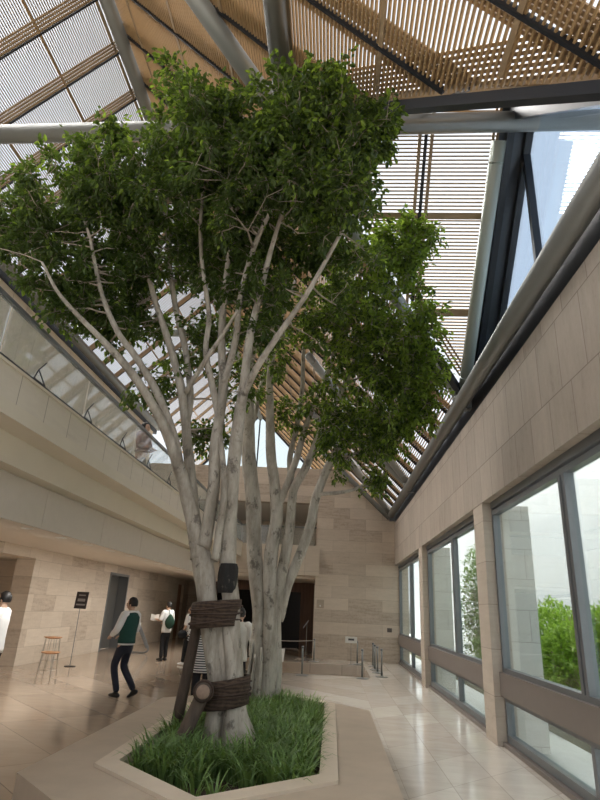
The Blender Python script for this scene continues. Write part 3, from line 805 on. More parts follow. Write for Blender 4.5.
T1 = V((-1.02, 6.62, .2))
def A(*ps): return [at(*p) for p in ps]
b1 = lambda x, y, z: V((x, y, z))
stems1 = [
 # fused lower trunk
 ([b1(-1.0,6.62,.18), at(228,690,6.6), at(222,640,6.6), at(215,604,6.6)], [.17,.14,.13,.12]),
 ([b1(-1.20,6.50,.18), at(217,700,6.5), at(212,650,6.52), at(207,606,6.55), at(202,574,6.55), at(197,540,6.55)], [.11,.085,.085,.11,.12,.105]),
 ([b1(-.80,6.50,.18), at(238,700,6.5), at(235,650,6.5), at(231,604,6.55), at(227,570,6.55), at(229,530,6.55), at(232,500,6.5), at(235,458,6.45), at(238,418,6.35), at(244,376,6.2), at(254,320,6.0), at(268,262,5.7), at(284,205,5.4)], [.10,.08,.08,.095,.095,.092,.085,.08,.07,.058,.045,.032,.018]),
 ([b1(-.72,6.72,.18), at(242,712,6.68), at(237,675,6.62), at(235,640,6.6), at(230,605,6.6)], [.09,.06,.055,.06,.05]),
 ([b1(-.95,6.42,.18), at(232,705,6.45), at(230,660,6.45), at(226,620,6.5)], [.10,.07,.06,.05]),
 ([b1(-1.12,6.75,.18), at(222,690,6.7), at(218,640,6.66), at(214,604,6.62)], [.10,.09,.08,.08]),
 # left limbs
 (A((199,560,6.55),(193,522,6.52),(184,484,6.45),(176,458,6.35),(163,424,6.2),(148,396,6.0),(128,368,5.8),(104,342,5.6),(80,318,5.4),(58,292,5.2),(42,262,5.0)), [.10,.088,.076,.066,.058,.05,.044,.036,.028,.02,.012]),
 (A((180,472,6.4),(174,436,6.35),(160,398,6.2),(140,362,6.1),(118,332,6.0),(104,300,5.9),(96,268,5.8),(88,232,5.6),(74,200,5.5)), [.06,.054,.048,.042,.036,.03,.024,.018,.012]),
 (A((197,545,6.55),(193,500,6.6),(190,460,6.65),(187,425,6.65),(180,384,6.6),(168,342,6.5),(156,300,6.4),(146,262,6.2),(134,222,6.0),(120,180,5.8)), [.075,.068,.062,.058,.052,.045,.038,.03,.022,.014]),
 (A((187,430,6.65),(190,394,6.7),(186,352,6.7),(176,306,6.6),(170,262,6.4),(166,214,6.1),(168,168,5.7),(172,124,5.4)), [.05,.046,.042,.036,.03,.024,.018,.010]),
 (A((203,548,6.5),(209,518,6.5),(214,488,6.5),(216,448,6.5),(219,418,6.45),(222,376,6.4),(222,330,6.3),(226,284,6.1),(232,236,5.9),(236,184,5.6),(240,140,5.3)), [.085,.078,.072,.066,.062,.054,.046,.038,.03,.022,.014]),
 (A((214,560,6.45),(219,532,6.42),(224,508,6.4),(225,484,6.42),(223,460,6.45),(220,436,6.45)), [.05,.045,.042,.04,.038,.036]),
 (A((219,420,6.45),(211,384,6.4),(206,350,6.3),(209,316,6.2),(203,274,6.0),(200,226,5.8),(204,176,5.5),(208,130,5.2)), [.045,.04,.036,.032,.027,.022,.017,.010]),
 (A((222,385,6.4),(236,340,6.2),(240,300,6.0),(252,254,5.7),(270,212,5.4),(296,170,5.2),(322,136,5.0)), [.045,.042,.038,.032,.026,.02,.012]),
 (A((240,400,6.3),(258,366,6.0),(282,330,5.8),(308,292,5.6),(334,246,5.4),(356,200,5.2),(374,160,5.0)), [.045,.04,.034,.028,.023,.018,.010]),
 (A((186,392,6.6),(204,362,6.3),(222,336,6.1),(238,310,5.9)), [.035,.03,.024,.016]),
]
burn = MB()
blobs1 = [
 # cx, cy, r_px, Y, clusters, share of leaves coloured brighter as if daylit
 (20,222,26,5.3,30,.05),(54,206,34,5.4,46,.1),(28,258,24,5.2,22,.05),(62,266,40,5.4,44,.02),(100,182,34,5.4,42,.15),(110,142,13,5.3,9,.3),
 (110,228,46,5.7,56,.05),(68,302,24,5.5,20,.05),(40,284,22,5.3,16,.05),(96,316,22,5.8,12,.05),(128,300,30,5.9,18,.05),(112,280,40,5.9,30,.05),
 (166,184,44,5.4,58,.12),(160,236,52,5.8,56,.04),(190,126,34,5.1,42,.25),(180,92,12,5.0,6,.4),(160,290,38,6.2,22,.05),
 (222,134,40,5.0,54,.2),(222,186,50,5.3,62,.08),(226,244,54,5.7,56,.04),(234,110,20,4.8,16,.35),(228,302,42,6.2,30,.05),
 (282,126,36,4.8,46,.25),(286,170,48,5.0,56,.12),(284,226,52,5.3,58,.08),(278,280,46,5.7,38,.08),
 (322,92,22,4.6,24,.3),(340,134,36,4.7,52,.3),(376,134,18,4.6,16,.4),(338,176,42,4.9,52,.2),(330,230,46,5.2,50,.15),(354,200,22,4.9,18,.25),(310,286,42,5.6,34,.12),
 (132,330,28,6.2,9,.05),(150,390,22,6.4,8,.05),(206,440,16,6.8,9,.2),(290,330,40,6.0,20,.1),(186,340,34,6.6,14,.05),(238,380,24,6.8,8,.1),
]
blobs1 = [(b[0], b[1], b[2], b[3] + (.5 if 215 < b[1] < 320 else .25 if b[1] >= 320 else 0), b[4] * (1.35 if b[1] > 215 else 1), b[5]) for b in blobs1] + [(177, 70, 6, 5.0, 3, .5)]
tree1 = make_tree('nearer multi stemmed indoor fig tree with rope wrapped trunk', T1, stems1, blobs1, 'bark', 'leaf', 11)

T2 = V((-1.05, 9.1, .2))
stems2 = [
 ([b1(-1.16,9.05,.18), at(258,680,9.05), at(258,640,9.05), at(259,606,9.05), at(256,553,9.0), at(252,490,8.95), at(248,438,8.9), at(248,400,8.7), at(252,356,8.5), at(262,312,8.2)], [.17,.115,.105,.11,.12,.125,.11,.08,.05,.03]),
 ([b1(-.98,8.98,.18), at(269,680,9.0), at(269,640,9.0), at(270,606,9.0), at(272,556,8.95), at(277,510,8.9), at(272,460,8.8), at(269,420,8.6), at(270,372,8.3), at(280,322,8.0), at(296,280,7.7)], [.16,.115,.105,.105,.105,.10,.085,.07,.055,.04,.025]),
 ([b1(-.86,9.05,.18), at(276,682,9.05), at(276,640,9.05), at(276,606,9.05), at(284,566,9.0), at(290,526,8.9), at(294,492,8.8), at(305,470,8.7), at(320,434,8.5), at(340,394,8.3), at(358,352,8.1), at(372,312,7.9)], [.12,.085,.08,.085,.085,.08,.072,.064,.052,.04,.03,.018]),
 (A((278,620,9.1),(286,590,9.1),(297,562,9.05),(311,526,9.0),(317,496,8.95),(329,466,8.9),(341,446,8.8),(360,422,8.7),(384,396,8.5),(406,370,8.3),(420,340,8.1)), [.085,.08,.08,.078,.072,.066,.058,.046,.036,.026,.014]),
 (A((277,508,8.9),(284,494,8.85),(296,460,8.7),(303,436,8.6),(316,402,8.4),(332,362,8.1),(340,320,7.9),(346,280,7.7)), [.06,.058,.052,.048,.042,.034,.026,.014]),
 (A((293,490,8.85),(290,460,8.9),(296,430,8.8),(302,390,8.6),(304,350,8.3),(312,310,8.0)), [.05,.048,.044,.038,.03,.018]),
 (A((317,494,8.95),(334,493,8.8),(352,490,8.7),(370,482,8.6),(384,474,8.5)), [.035,.032,.026,.02,.012]),
 (A((329,466,8.9),(350,456,8.7),(374,446,8.5),(396,436,8.4)), [.035,.03,.022,.012]),
 (A((248,430,8.9),(258,400,9.0),(268,360,9.0),(276,330,9.0)), [.06,.045,.035,.02]),
]
for i in range(9):                                        # aerial roots at the foot of the far tree
    a = i / 9 * 6.28; q = V((-1.02 + .24*math.cos(a), 9.0 + .22*math.sin(a), .18))
    stems2.append(([q, q + V((-.06*math.cos(a), -.06*math.sin(a), .4)), V((-1.02 + .13*math.cos(a), 9.02 + .12*math.sin(a), 1.0 + .1*(i % 3)))], [.035,.028,.02]))
blobs2 = [
 (300,300,44,7.6,26,.15),(336,290,42,7.4,36,.25),(366,262,34,7.0,40,.45),(396,246,22,6.8,24,.55),(420,238,14,6.7,12,.6),(408,262,12,6.8,8,.5),
 (364,310,42,7.4,50,.45),(394,304,30,7.2,36,.55),(424,322,14,7.1,12,.6),(340,350,46,7.7,44,.25),(384,356,40,7.6,52,.55),(412,366,26,7.5,32,.65),(424,388,18,7.5,18,.65),
 (308,360,40,8.0,26,.15),(392,402,36,7.8,42,.5),(416,410,14,7.6,12,.6),(358,404,42,8.0,34,.25),(320,412,34,8.4,16,.15),(374,438,26,8.2,18,.2),(392,436,16,8.0,10,.3),
 (382,482,14,8.4,8,.2),(346,456,24,8.5,9,.15),(288,400,26,8.6,9,.1),(262,350,30,8.6,12,.1),(330,440,24,8.6,9,.1),
]
blobs2 = [b[:5] + (min(.85, b[5] + .22),) for b in blobs2]  # more daylit-coloured leaves, so the far crown looks brighter lit
tree2 = make_tree('farther multi stemmed indoor fig tree leaning right over the hall', T2, stems2, blobs2, 'bark2', 'leaf', 23)

# ------------------------------------------------------------------ wraps and props on the near tree
def wrap(label, c, rx, ry, h, tilt, knots):
    t = thing('burlap_wrap', label, 'tree wrap', c)
    mb = MB(); n = 28; k = 7; vs = []
    for i in range(k):
        z = -h/2 + h*i/(k-1)
        for j in range(n):
            a = 2*math.pi*j/n
            q = 1 + .035*noise.noise(V((math.cos(a)*2, math.sin(a)*2, z*9 + c[0]*3)))
            vs.append((c[0] + rx*q*math.cos(a), c[1] + ry*q*math.sin(a), c[2] + z + tilt*math.cos(a)))
    o = len(vs)
    for i in (0, k-1):
        for j in range(n):
            p = vs[i*n+j]; vs.append((c[0]+(p[0]-c[0])*.86, c[1]+(p[1]-c[1])*.86, p[2]))
    fs = [(i*n+j, i*n+(j+1)%n, (i+1)*n+(j+1)%n, (i+1)*n+j) for i in range(k-1) for j in range(n)]
    fs += [(o+j, o+(j+1)%n, (j+1)%n, j) for j in range(n)] + [((k-1)*n+j, (k-1)*n+(j+1)%n, o+n+(j+1)%n, o+n+j) for j in range(n)]
    mb.add(vs, fs); mb.build('sleeve', 'burlap', t, True)
    for z in knots:
        rp = MB()
        P = [V((c[0] + (rx*1.03+.004)*math.cos(a), c[1] + (ry*1.03+.004)*math.sin(a), c[2] + z + tilt*math.cos(a) + .012*math.sin(a*2+z*40))) for a in [2*math.pi*j/32 for j in range(33)]]
        rp.tube(P, .009, 6, cap=False); rp.build('rope', 'rope', t, True)
    return t
wu = at(216, 614, 6.58); wl = at(226, 692, 6.58)
wrap('upper brown rope and burlap wrap on the near tree trunk', tuple(wu), .272, .29, .27, .03, (-.08, .0, .06))
wrap('lower brown rope and burlap wrap on the near tree trunk', tuple(wl), .25, .29, .27, .04, (-.04, .0, .08))
t = thing('support_post', 'long dark timber post leaning up to the upper trunk wrap', 'support post', at(178, 722, 7.0))
mb = MB(); pa, pb = at(176, 726, 6.95), at(203, 598, 6.62); P = [pa.lerp(pb, k/6) for k in range(7)]; mb.tube(P, [.062,.064,.063,.062,.06,.06,.058], 12, wob=.08); mb.build('pole', 'post', t, True)
mb = MB(); q = pa.lerp(pb, .93); d = (pb-pa).normalized()
for k in range(5):
    s = d.cross(V((0,1,0))).normalized(); u = s.cross(d); cc = q + d*(.02*k - .05)
    mb.tube([cc + (s*math.cos(a)+u*math.sin(a))*.072 for a in [2*math.pi*j/16 for j in range(17)]], .012, 5, cap=False)
mb.build('rope_lashing', 'rope', t, True)
pc, pd = at(176, 752, 6.25), at(205, 690, 6.25)
t = thing('support_post', 'short slanting timber post under the lower trunk wrap', 'support post', pc)
mb = MB(); mb.tube([pc.lerp(pd, k/5) for k in range(6)], [.075,.074,.073,.07,.07,.068], 12, wob=.08); mb.build('pole', 'post', t, True)
ca, cb_ = at(203, 692, 6.05), at(206, 688, 7.0)
t = thing('support_log', 'round timber cross log lashed beside the lower trunk wrap, end facing out', 'support log', ca)
mb = MB(); mb.tube([ca, ca.lerp(cb_, .3), cb_], [.082,.082,.08], 16); mb.build('log', 'post', t, True)
mb = MB(); dd = (ca-cb_).normalized(); mb.tube([ca + dd*.001, ca + dd*.006], [.066,.062], 16); mb.build('cut_end', 'post_end', t, True)
mb = MB()
for k in range(6):
    cc = ca.lerp(cb_, .10 + .035*k); s = dd.cross(V((0,0,1))).normalized(); u = s.cross(dd)
    mb.tube([cc + (s*math.cos(a)+u*math.sin(a))*.092 for a in [2*math.pi*j/18 for j in range(19)]], .013, 5, cap=False)
mb.build('rope_lashing', 'rope', t, True)
mb = MB(); pp = [at(226.2 + k*.26, 593 - k*4.2, 6.50) for k in range(8)]
mb.tube(pp, [.082,.096,.099,.100,.101,.100,.097,.086], 24, cap=False, wob=.34); mb.build('bark_scar', bark_material('charred bark', (.03,.026,.023), (.012,.011,.010), (.20,.17,.14)), tree1, True)

# ------------------------------------------------------------------ people
def skin_mesh(verts, edges, sub=2):
    me = bpy.data.meshes.new('tmp'); me.from_pydata([v[0] for v in verts], edges, [])
    o = bpy.data.objects.new('tmp', me); COL.objects.link(o)
    sk = o.modifiers.new('skin', 'SKIN'); sk.use_smooth_shade = True
    ss = o.modifiers.new('sub', 'SUBSURF'); ss.levels = sub; ss.render_levels = sub
    for i, v in enumerate(verts):
        r = v[1]; me.skin_vertices[0].data[i].radius = (r, r) if not hasattr(r, '__len__') else r
        me.skin_vertices[0].data[i].use_root = (i == 0)
    bpy.context.view_layer.update()
    dg = bpy.context.evaluated_depsgraph_get(); ev = o.evaluated_get(dg)
    m2 = ev.to_mesh()
    vs = [tuple(v.co) for v in m2.vertices]; fs = [tuple(p.vertices) for p in m2.polygons]
    ev.to_mesh_clear(); bpy.data.objects.remove(o); bpy.data.meshes.remove(me)
    return vs, fs

def loft(mb, secs, n=20):                     # secs: (x, y, z, rx, ry)
    vs = [(x + rx*math.cos(2*math.pi*j/n), y + ry*math.sin(2*math.pi*j/n), z) for x, y, z, rx, ry in secs for j in range(n)]
    k = len(secs)
    mb.add(vs, [(i*n+j, i*n+(j+1)%n, (i+1)*n+(j+1)%n, (i+1)*n+j) for i in range(k-1) for j in range(n)] + [tuple(range(n-1,-1,-1)), tuple(range((k-1)*n, k*n))])

def person(label, loc, face, H, legs, arms, top, bottom, shoes, hair='hair', sleeve='short', vest=None, lean=(0,0), hem=.84, head_yaw=0.0, head_pitch=0.0, longhair=False):
    """legs: ((knee xy, ankle xyz),)*2 ; arms: ((elbow), (wrist))*2, metres for a 1.7 m body, x right, y ahead"""
    root = thing('person', label, 'person', loc)
    k = H / 1.7
    rz = Matrix.Rotation(face, 3, 'Z')
    L = V(loc)
    def W(p): return L + rz @ (V(p) * k)
    class PM(MB):
        def fin(s, name, mats, smooth=True):
            s.v = [tuple(W(p)) for p in s.v]
            return s.build(name, mats, root, smooth)
    lx, ly = lean
    pel = V((0,0,.93)); ch = V((lx*.8, ly*.8, 1.25)); nk = V((lx, ly, 1.43)); hd = V((lx*1.15, ly*1.15 + .015, 1.565))
    shl = [V((lx*.95 + s*.165, ly*.95, 1.375)) for s in (-1, 1)]
    hip = [V((s*.085, 0, .90)) for s in (-1, 1)]
    # body: one skinned surface (pelvis, trunk, neck, limbs)
    verts = [(pel, .105), (ch, .115), (nk, .055), (hd + V((0,-.01,-.03)), .055)]; edges = [(0,1),(1,2),(2,3)]
    for i in (0, 1):
        kn, an = V(legs[i][0]), V(legs[i][1])
        o = len(verts); verts += [(hip[i], .085), (kn, .055), (an, .038)]; edges += [(0,o),(o,o+1),(o+1,o+2)]
        el, wr = V(arms[i][0]), V(arms[i][1])
        o = len(verts); verts += [(shl[i], .052), (el, .038), (wr, .026)]; edges += [(1,o),(o,o+1),(o+1,o+2)]
    vs, fs = skin_mesh(verts, edges, 2)
    mb = PM(); mb.add(vs, fs)
    hr = Matrix.Rotation(head_yaw, 3, 'Z') @ Matrix.Rotation(head_pitch, 3, 'X')
    def headfn(p, q):
        q = V(q)
        if q.z < 0: q.x *= 1 + q.z*2.0; q.y = q.y * (1 + q.z*1.1) + (-q.z)*.14
        if p.y > .80 and -.42 < p.z < .02: q.y += .022 * max(0, 1 - abs(p.x)*4.5)       # nose
        if p.y > .7 and .05 < p.z < .3: q.y -= .004
        return q
    mb.ell(hd, (.073, .094, .112), 24, 18, rot=hr, fn=headfn)
    for s in (-1, 1): mb.ell(hd + hr @ V((s*.074, -.005, -.012)), (.011, .020, .030), 8, 6, rot=hr)
    # hands with palm, four fingers and thumb
    for i in (0, 1):
        s = -1 if i == 0 else 1
        el, wr = V(arms[i][0]), V(arms[i][1]); d = (wr - el).normalized()
        side = d.cross(V((0,0,1)))
        if side.length < .2: side = V((0, 1, 0)) - d*d.y
        side.normalize(); nrm = side.cross(d)
        R3 = Matrix((side, nrm, d)).transposed()
        pc_ = wr + d*.045
        mb.ell(pc_, (.038, .017, .052), 12, 8, rot=R3)
        for j, fl in enumerate((.062, .072, .068, .052)):
            b0 = pc_ + d*.038 + side*(-.027 + .018*j)
            mb.tube([b0 - d*.012, b0 + d*fl*.45, b0 + d*fl*.78 - nrm*.012, b0 + d*fl*.92 - nrm*.028], [.0095,.009,.008,.006], 7)
        b0 = pc_ - d*.018 - side*.030*s
        mb.tube([b0, b0 - side*.022*s + d*.022 - nrm*.006, b0 - side*.026*s + d*.05 - nrm*.016], [.012,.0105,.007], 7)
    mb.fin('body', 'skin')
    for s in (-1, 1):
        e = PM(); e.ell(hd + hr @ V((s*.030, .088, .008)), (.012, .007, .008), 8, 6, rot=hr); e.fin('eye', 'eye')
    e = PM(); e.ell(hd + hr @ V((0, .091, -.062)), (.022, .006, .007), 8, 6, rot=hr); e.fin('mouth', 'lip')
    h = PM()
    def hairfn(p, q):
        q = V(q)
        if p.y > .35 and p.z < .50: q.y = min(q.y, .045)                                  # open over the face
        if p.z < -.45 and not longhair: q.z = max(q.z, -.06)
        if longhair and p.z < 0 and p.y < .3: q.z -= .10
        q += p * .006 * noise.noise(p*4 + V(loc))
        return q
    h.ell(hd + hr @ V((0, -.014, .022)), (.086, .099, .108), 24, 16, rot=hr, fn=hairfn); h.fin('hair', hair)
    # trousers
    vs, fs = skin_mesh([(V((0,-.005,.97)), .135), (V((0,-.005,.90)), .13)] + [q for i in (0,1) for q in ((hip[i]*.6 + V(legs[i][0])*.4, .088), (V(legs[i][0]), .072), (V(legs[i][0]).lerp(V(legs[i][1]), .55), .064), (V(legs[i][1]) + V((0,0,-.01)), .060))],
                       [(0,1),(1,2),(2,3),(3,4),(4,5),(1,6),(6,7),(7,8),(8,9)], 2)
    mb = PM(); mb.add(vs, fs); mb.fin('trousers', bottom)
    for i in (0, 1):
        an = V(legs[i][1]); tp = legs[i][2] if len(legs[i]) > 2 else 0.0
        R3 = Matrix.Rotation(-tp, 3, 'X')
        sh = PM()
        def shoefn(p, q):
            q = V(q)
            if q.z < -.018: q.z = -.034
            if p.y > .2: q.z *= .72; q.z -= .006
            return q
        sh.ell(an + R3 @ V((0, .055, -.045)), (.045, .135, .055), 16, 10, rot=R3, fn=shoefn); sh.fin('shoe', shoes)
    # top
    mb = PM()
    loft(mb, [(0,0,hem,.175,.118),(0,0,hem+.05,.178,.122),(lx*.2,ly*.2,1.0,.165,.115),(lx*.5,ly*.5,1.12,.168,.115),(lx*.8,ly*.8,1.25,.188,.122),(lx*.92,ly*.92,1.34,.192,.112),(lx*.98,ly*.98,1.405,.135,.088),(lx,ly,1.445,.068,.066)])
    for i in (0, 1):
        el, wr = V(arms[i][0]), V(arms[i][1])
        sh0 = shl[i]; inn = sh0.lerp(V((lx*.95, ly*.95, 1.34)), .35)
        if sleeve == 'short': P, r = [inn, sh0, sh0.lerp(el, .5), sh0.lerp(el, .95)], [.07,.075,.072,.070]
        else: P, r = [inn, sh0, sh0.lerp(el, .55), el, el.lerp(wr, .5), wr.lerp(el, .06)], [.07,.073,.066,.060,.054,.044]
        P2 = catmull(P, 4); m = len(r)-1; rr = []
        for q in range(len(P2)):
            f = q/(len(P2)-1)*m; a = min(int(f), m-1); rr.append(r[a]+(r[a+1]-r[a])*(f-a))
        mb.tube(P2, rr, 14, wob=.10)
    mb.fin('shirt', top)
    if vest:
        mb = PM()
        loft(mb, [(0,0,hem+.03,.186,.130),(0,0,hem+.07,.187,.132),(lx*.2,ly*.2,1.0,.175,.125),(lx*.5,ly*.5,1.12,.178,.125),(lx*.8,ly*.8,1.25,.196,.132),(lx*.92,ly*.92,1.34,.196,.126),(lx*.98,ly*.98,1.405,.142,.102),(lx,ly,1.425,.08,.076)])
        mb.fin('vest', vest)
        mb = PM(); loft(mb, [(lx,ly,1.415,.066,.066),(lx,ly,1.455,.062,.062)]); mb.fin('collar', top)
    root['_k'] = k
    return root, W

ST = (((-.09,.02,.48),(-.09,0,.085)), ((.09,.02,.48),(.09,0,.085)))
# guide in a green vest, walking away to the left
g1, W1 = person('person in dark green vest and navy trousers walking left across the hall', (-3.80, 11.2, 0), math.radians(66), 1.72,
    (((-.09,.14,.50),(-.09,-.02,.085),0.0), ((.09,.08,.49),(.10,-.24,.13),.5)),
    (((-.27,.02,1.12),(-.17,.22,1.02)), ((.25,.03,1.12),(.14,.24,1.02))), 'white', 'navycloth', 'shoe', sleeve='long', vest='green', lean=(0,-.02), head_yaw=.25, hem=.86)
g2, W2 = person('person in white top and black trousers reading a leaflet by the far wall', (-5.0, 18.2, 0), math.radians(62), 1.68, ST,
    (((-.24,.06,1.13),(-.14,.30,1.16)), ((.25,.02,1.12),(.16,.22,1.08))), 'white', 'black', 'shoe', sleeve='short', hem=.80, head_yaw=.1, head_pitch=-.1)
g3, W3 = person('person in white top half hidden behind the near trunk, black bag at hip', (-4.05, 17.3, 0), math.radians(70), 1.60,
    (((-.08,.08,.46),(-.08,.10,.085)), ((.08,-.02,.46),(.08,-.14,.10))), (((-.23,.02,1.10),(-.20,.14,.92)), ((.23,.0,1.10),(.22,.10,.90))), 'white', 'black', 'shoe_white', hair='hair_brown', sleeve='short', hem=.86, head_yaw=.5)
g4, W4 = person('person in striped loose shirt standing right behind the leaning post', (-2.02, 9.75, 0), math.radians(20), 1.62, ST,
    (((-.24,.0,1.12),(-.20,.12,.90)), ((.24,.0,1.12),(.20,.12,.90))), 'stripes', 'black', 'shoe', sleeve='short', hem=.66)
g5, W5 = person('person in off white sweatshirt standing between the two trunks', (-1.58, 10.45, 0), math.radians(-8), 1.64, ST,
    (((-.25,.0,1.12),(-.22,.10,.88)), ((.25,.0,1.12),(.22,.10,.88))), 'offwhite', 'black', 'shoe', sleeve='long', hem=.80)
g6, W6 = person('person in white shirt with folded arms at the far left', (-5.15, 9.15, 0), math.radians(100), 1.70,
    (((-.09,.05,.48),(-.09,.04,.085)), ((.09,.02,.48),(.09,-.05,.085))), (((-.26,.04,1.12),(-.06,.22,1.08)), ((.26,.04,1.12),(.05,.23,1.10))), 'white', 'black', 'shoe', sleeve='short', hem=.80, head_yaw=-.2)
g7, W7 = person('person in red and grey top leaning at the gallery balustrade', (-4.14, 11.4, 3.60), math.radians(-100), 1.70, ST,
    (((-.25,.06,1.14),(-.10,.22,1.10)), ((.25,.06,1.14),(.10,.22,1.10))), 'red', 'greycloth', 'shoe', sleeve='long', hem=1.02)
# things people hold
c = W2((-.12, .44, 1.19))
t = thing('leaflet', 'open white leaflet held up by the person near the far wall', 'leaflet', c)
mb = MB()
d1 = V((.07, .02, .05)); 
for s in (-1, 1): mb.slab([c + V((0,0,-.09)), c + V((s*.13, .02, -.06)), c + V((s*.13, .04, .12)), c + V((0,.02,.09))], (0,.004,0))
mb.build('pages', 'paper', t)
c = W2((-.10, -.20, 1.12))
t = thing('shoulder_bag', 'dark green bag on the back of the person with the leaflet', 'bag', c)
mb = MB(); mb.ell(c, (.15,.085,.21), 16, 12, fn=lambda p, q: V((q.x*(1 - .4*max(0,p.z)), q.y, q.z))); mb.build('pouch', 'bag_green', t, True)
mb = MB(); mb.tube(catmull([W2((-.10,-.18,1.28)), W2((-.06,-.10,1.43)), W2((.02,.08,1.42)), W2((.10,.14,1.30))], 5), .014, 6); mb.build('strap', 'bag_green', t, True)
c = W3((-.24, .10, .86))
t = thing('handbag', 'black bag at the hip of the person behind the near trunk', 'bag', c)
mb = MB(); mb.ell(c, (.14,.10,.12), 16, 10, fn=lambda p, q: V((q.x, q.y, max(q.z, -.10)))); mb.build('pouch', 'black', t, True)
mb = MB(); mb.tube(catmull([c + V((-.10,0,.06)), W3((-.14,.10,1.2)), W3((.02,-.02,1.46)), W3((.05,-.13,1.15)), c + V((.10,0,.06))], 6), .010, 6); mb.build('strap', 'black', t, True)

# ------------------------------------------------------------------ stools, sign, easel, stanchions
def wire_stool(label, x, y, h):
    t = thing('wire_stool', label, 'stool', (x, y, 0), 'wire legged plywood stools')
    mb = MB(); n = 24; pf = [(.001, h-.02), (.10, h-.018), (.185, h+.006), (.195, h+.018), (.185, h+.022), (.09, h-.004), (.001, h-.008)]
    mb.lathe((x, y, 0), pf, n); mb.build('seat', 'seat', t, True)
    for k in range(4):
        a = math.pi/4 + k*math.pi/2; mb = MB()
        mb.tube([(x + .15*math.cos(a-.18), y + .15*math.sin(a-.18), h-.005), (x + .21*math.cos(a), y + .21*math.sin(a), .004), (x + .15*math.cos(a+.18), y + .15*math.sin(a+.18), h-.005)], .006, 6)
        mb.build('leg', 'wire', t)
    mb = MB(); mb.tube([(x + .17*math.cos(2*math.pi*j/20), y + .17*math.sin(2*math.pi*j/20), h*.45) for j in range(21)], .005, 5, cap=False); mb.build('foot_ring', 'wire', t)
wire_stool('taller wire legged plywood stool, behind the lower one by the left wall', -6.05, 13.0, .80)
wire_stool('lower wire legged plywood stool in front of the taller one', -5.72, 12.3, .56)

p = V((-6.6, 15.4, 0))
t = thing('sign_stand', 'thin floor stand with a small dark notice, by the left stone wall', 'sign stand', p)
mb = MB(); mb.lathe(p, [(.14,0),(.14,.012),(.02,.02)], 20); mb.build('base', 'dark', t)
mb = MB(); mb.tube([p + V((0,0,.015)), p + V((0,0,1.42))], .009, 8); mb.build('pole', 'frame', t)
mb = MB(); mb.slab([p + V((-.16,-.02,1.38)), p + V((.16,-.02,1.38)), p + V((.16,.03,1.80)), p + V((-.16,.03,1.80))], (0,.02,.0)); b = mb.build('board', 'sign', t)
mb = MB()
for z0, z1, w in ((1.70,1.73,.09),(1.56,1.63,.10),(1.46,1.50,.12)): mb.slab([p + V((-w,-.026+(z0-1.38)*.12,z0)), p + V((w,-.026+(z0-1.38)*.12,z0)), p + V((w,-.026+(z1-1.38)*.12,z1)), p + V((-w,-.026+(z1-1.38)*.12,z1))], (0,.004,0))
mb.build('print', 'sign_ink', b)

p = V((-6.62, 20.3, 0))
t = thing('display_stand', 'slim grey folded metal stand leaning open by the far left doorway', 'display stand', p)
mb = MB(); mb.bar(p + V((-.12,0,.02)), p + V((-.02,0,.98)), .05, .03); mb.build('upright', 'frame', t)
mb = MB(); mb.bar(p + V((.0,0,1.0)), p + V((.48,0,.18)), .07, .10); sp_ = mb.build('slanting_panel', 'frame', t)
mb = MB(); mb.tube(catmull([p + V((.48,0,.2)), p + V((.50,0,.12)), p + V((.42,0,.04)), p + V((.2,0,.025)), p + V((-.14,0,.025))], 5), .028, 8); mb.build('foot', 'frame', t)
mb = MB(); mb.slab([p + V((.06,-.06,.92)), p + V((.12,-.06,.82)), p + V((.12,.0,.90)), p + V((.06,.0,1.0))], (.03,0,.02)); mb.build('label_card', 'paper', sp_)

def stanchion(label, x, y, h=.72, group='chrome posts round the stair opening'):
    t = thing('barrier_post', label, 'barrier post', (x, y, 0), group)
    mb = MB(); mb.lathe((x, y, 0), [(.17,0),(.17,.012),(.05,.03),(.03,.04)], 22); mb.build('base', 'steel', t, False)
    mb = MB(); mb.tube([(x,y,.035),(x,y,h-.05)], .026, 12); mb.build('post', 'steel', t, True)
    mb = MB(); mb.lathe((x, y, h-.05), [(.033,0),(.033,.045),(.02,.055)], 14); mb.build('cap', 'frame', t, True)
    return t
stanchion('chrome barrier post left of the stair opening, nearest the far tree', -.74, 16.55)
stanchion('chrome barrier post behind the stair opening, rope tied to it', -.55, 21.0)
stanchion('chrome barrier post behind the stair opening, white notice beside it', .92, 20.9)
stanchion('chrome barrier post alone at the near right corner of the stair opening', .87, 16.65)
for i, (x, y) in enumerate(((1.42,20.45),(1.40,19.3),(1.41,18.4),(1.44,17.3))):
    stanchion(('rearmost of the four chrome posts in a row right of the stair opening', 'second from the back of the four chrome posts in a row', 'third from the back of the four chrome posts in a row', 'nearest of the four chrome posts in a row right of the stair opening')[i], x, y)
t = thing('barrier_rope', 'pale rope slung low across the dark entrance', 'rope', (-1.6, 21, .66))
mb = MB(); mb.tube([(-.55 - 2.1*k/10, 21.0, .66 - .06*math.sin(math.pi*k/10)) for k in range(11)], .012, 6); mb.build('cord', 'wire', t, True)
stanchion('chrome barrier post at the left end of the pale rope', -2.67, 21.0)
t = thing('notice_card', 'white notice held up at the back of the stair opening', 'notice', (.70, 20.8, .78))
mb = MB(); mb.box(.50, .90, 20.72, 20.735, .66, .86); cd_ = mb.build('card', 'paper', t)
mb = MB(); mb.box(.60, .80, 20.715, 20.72, .74, .80); mb.build('print', 'greycloth', cd_)
mb = MB(); mb.tube([(.70,20.74,.0),(.70,20.74,.68)], .009, 8); mb.lathe((.70,20.74,0), [(.10,0),(.10,.01),(.02,.015)], 16); mb.build('stem', 'steel', t)
c = at(278.5, 656, 12.0)
t = thing('notice_card', 'small white notice on a stem right of the far trunk', 'notice', (c.x, c.y, 0))
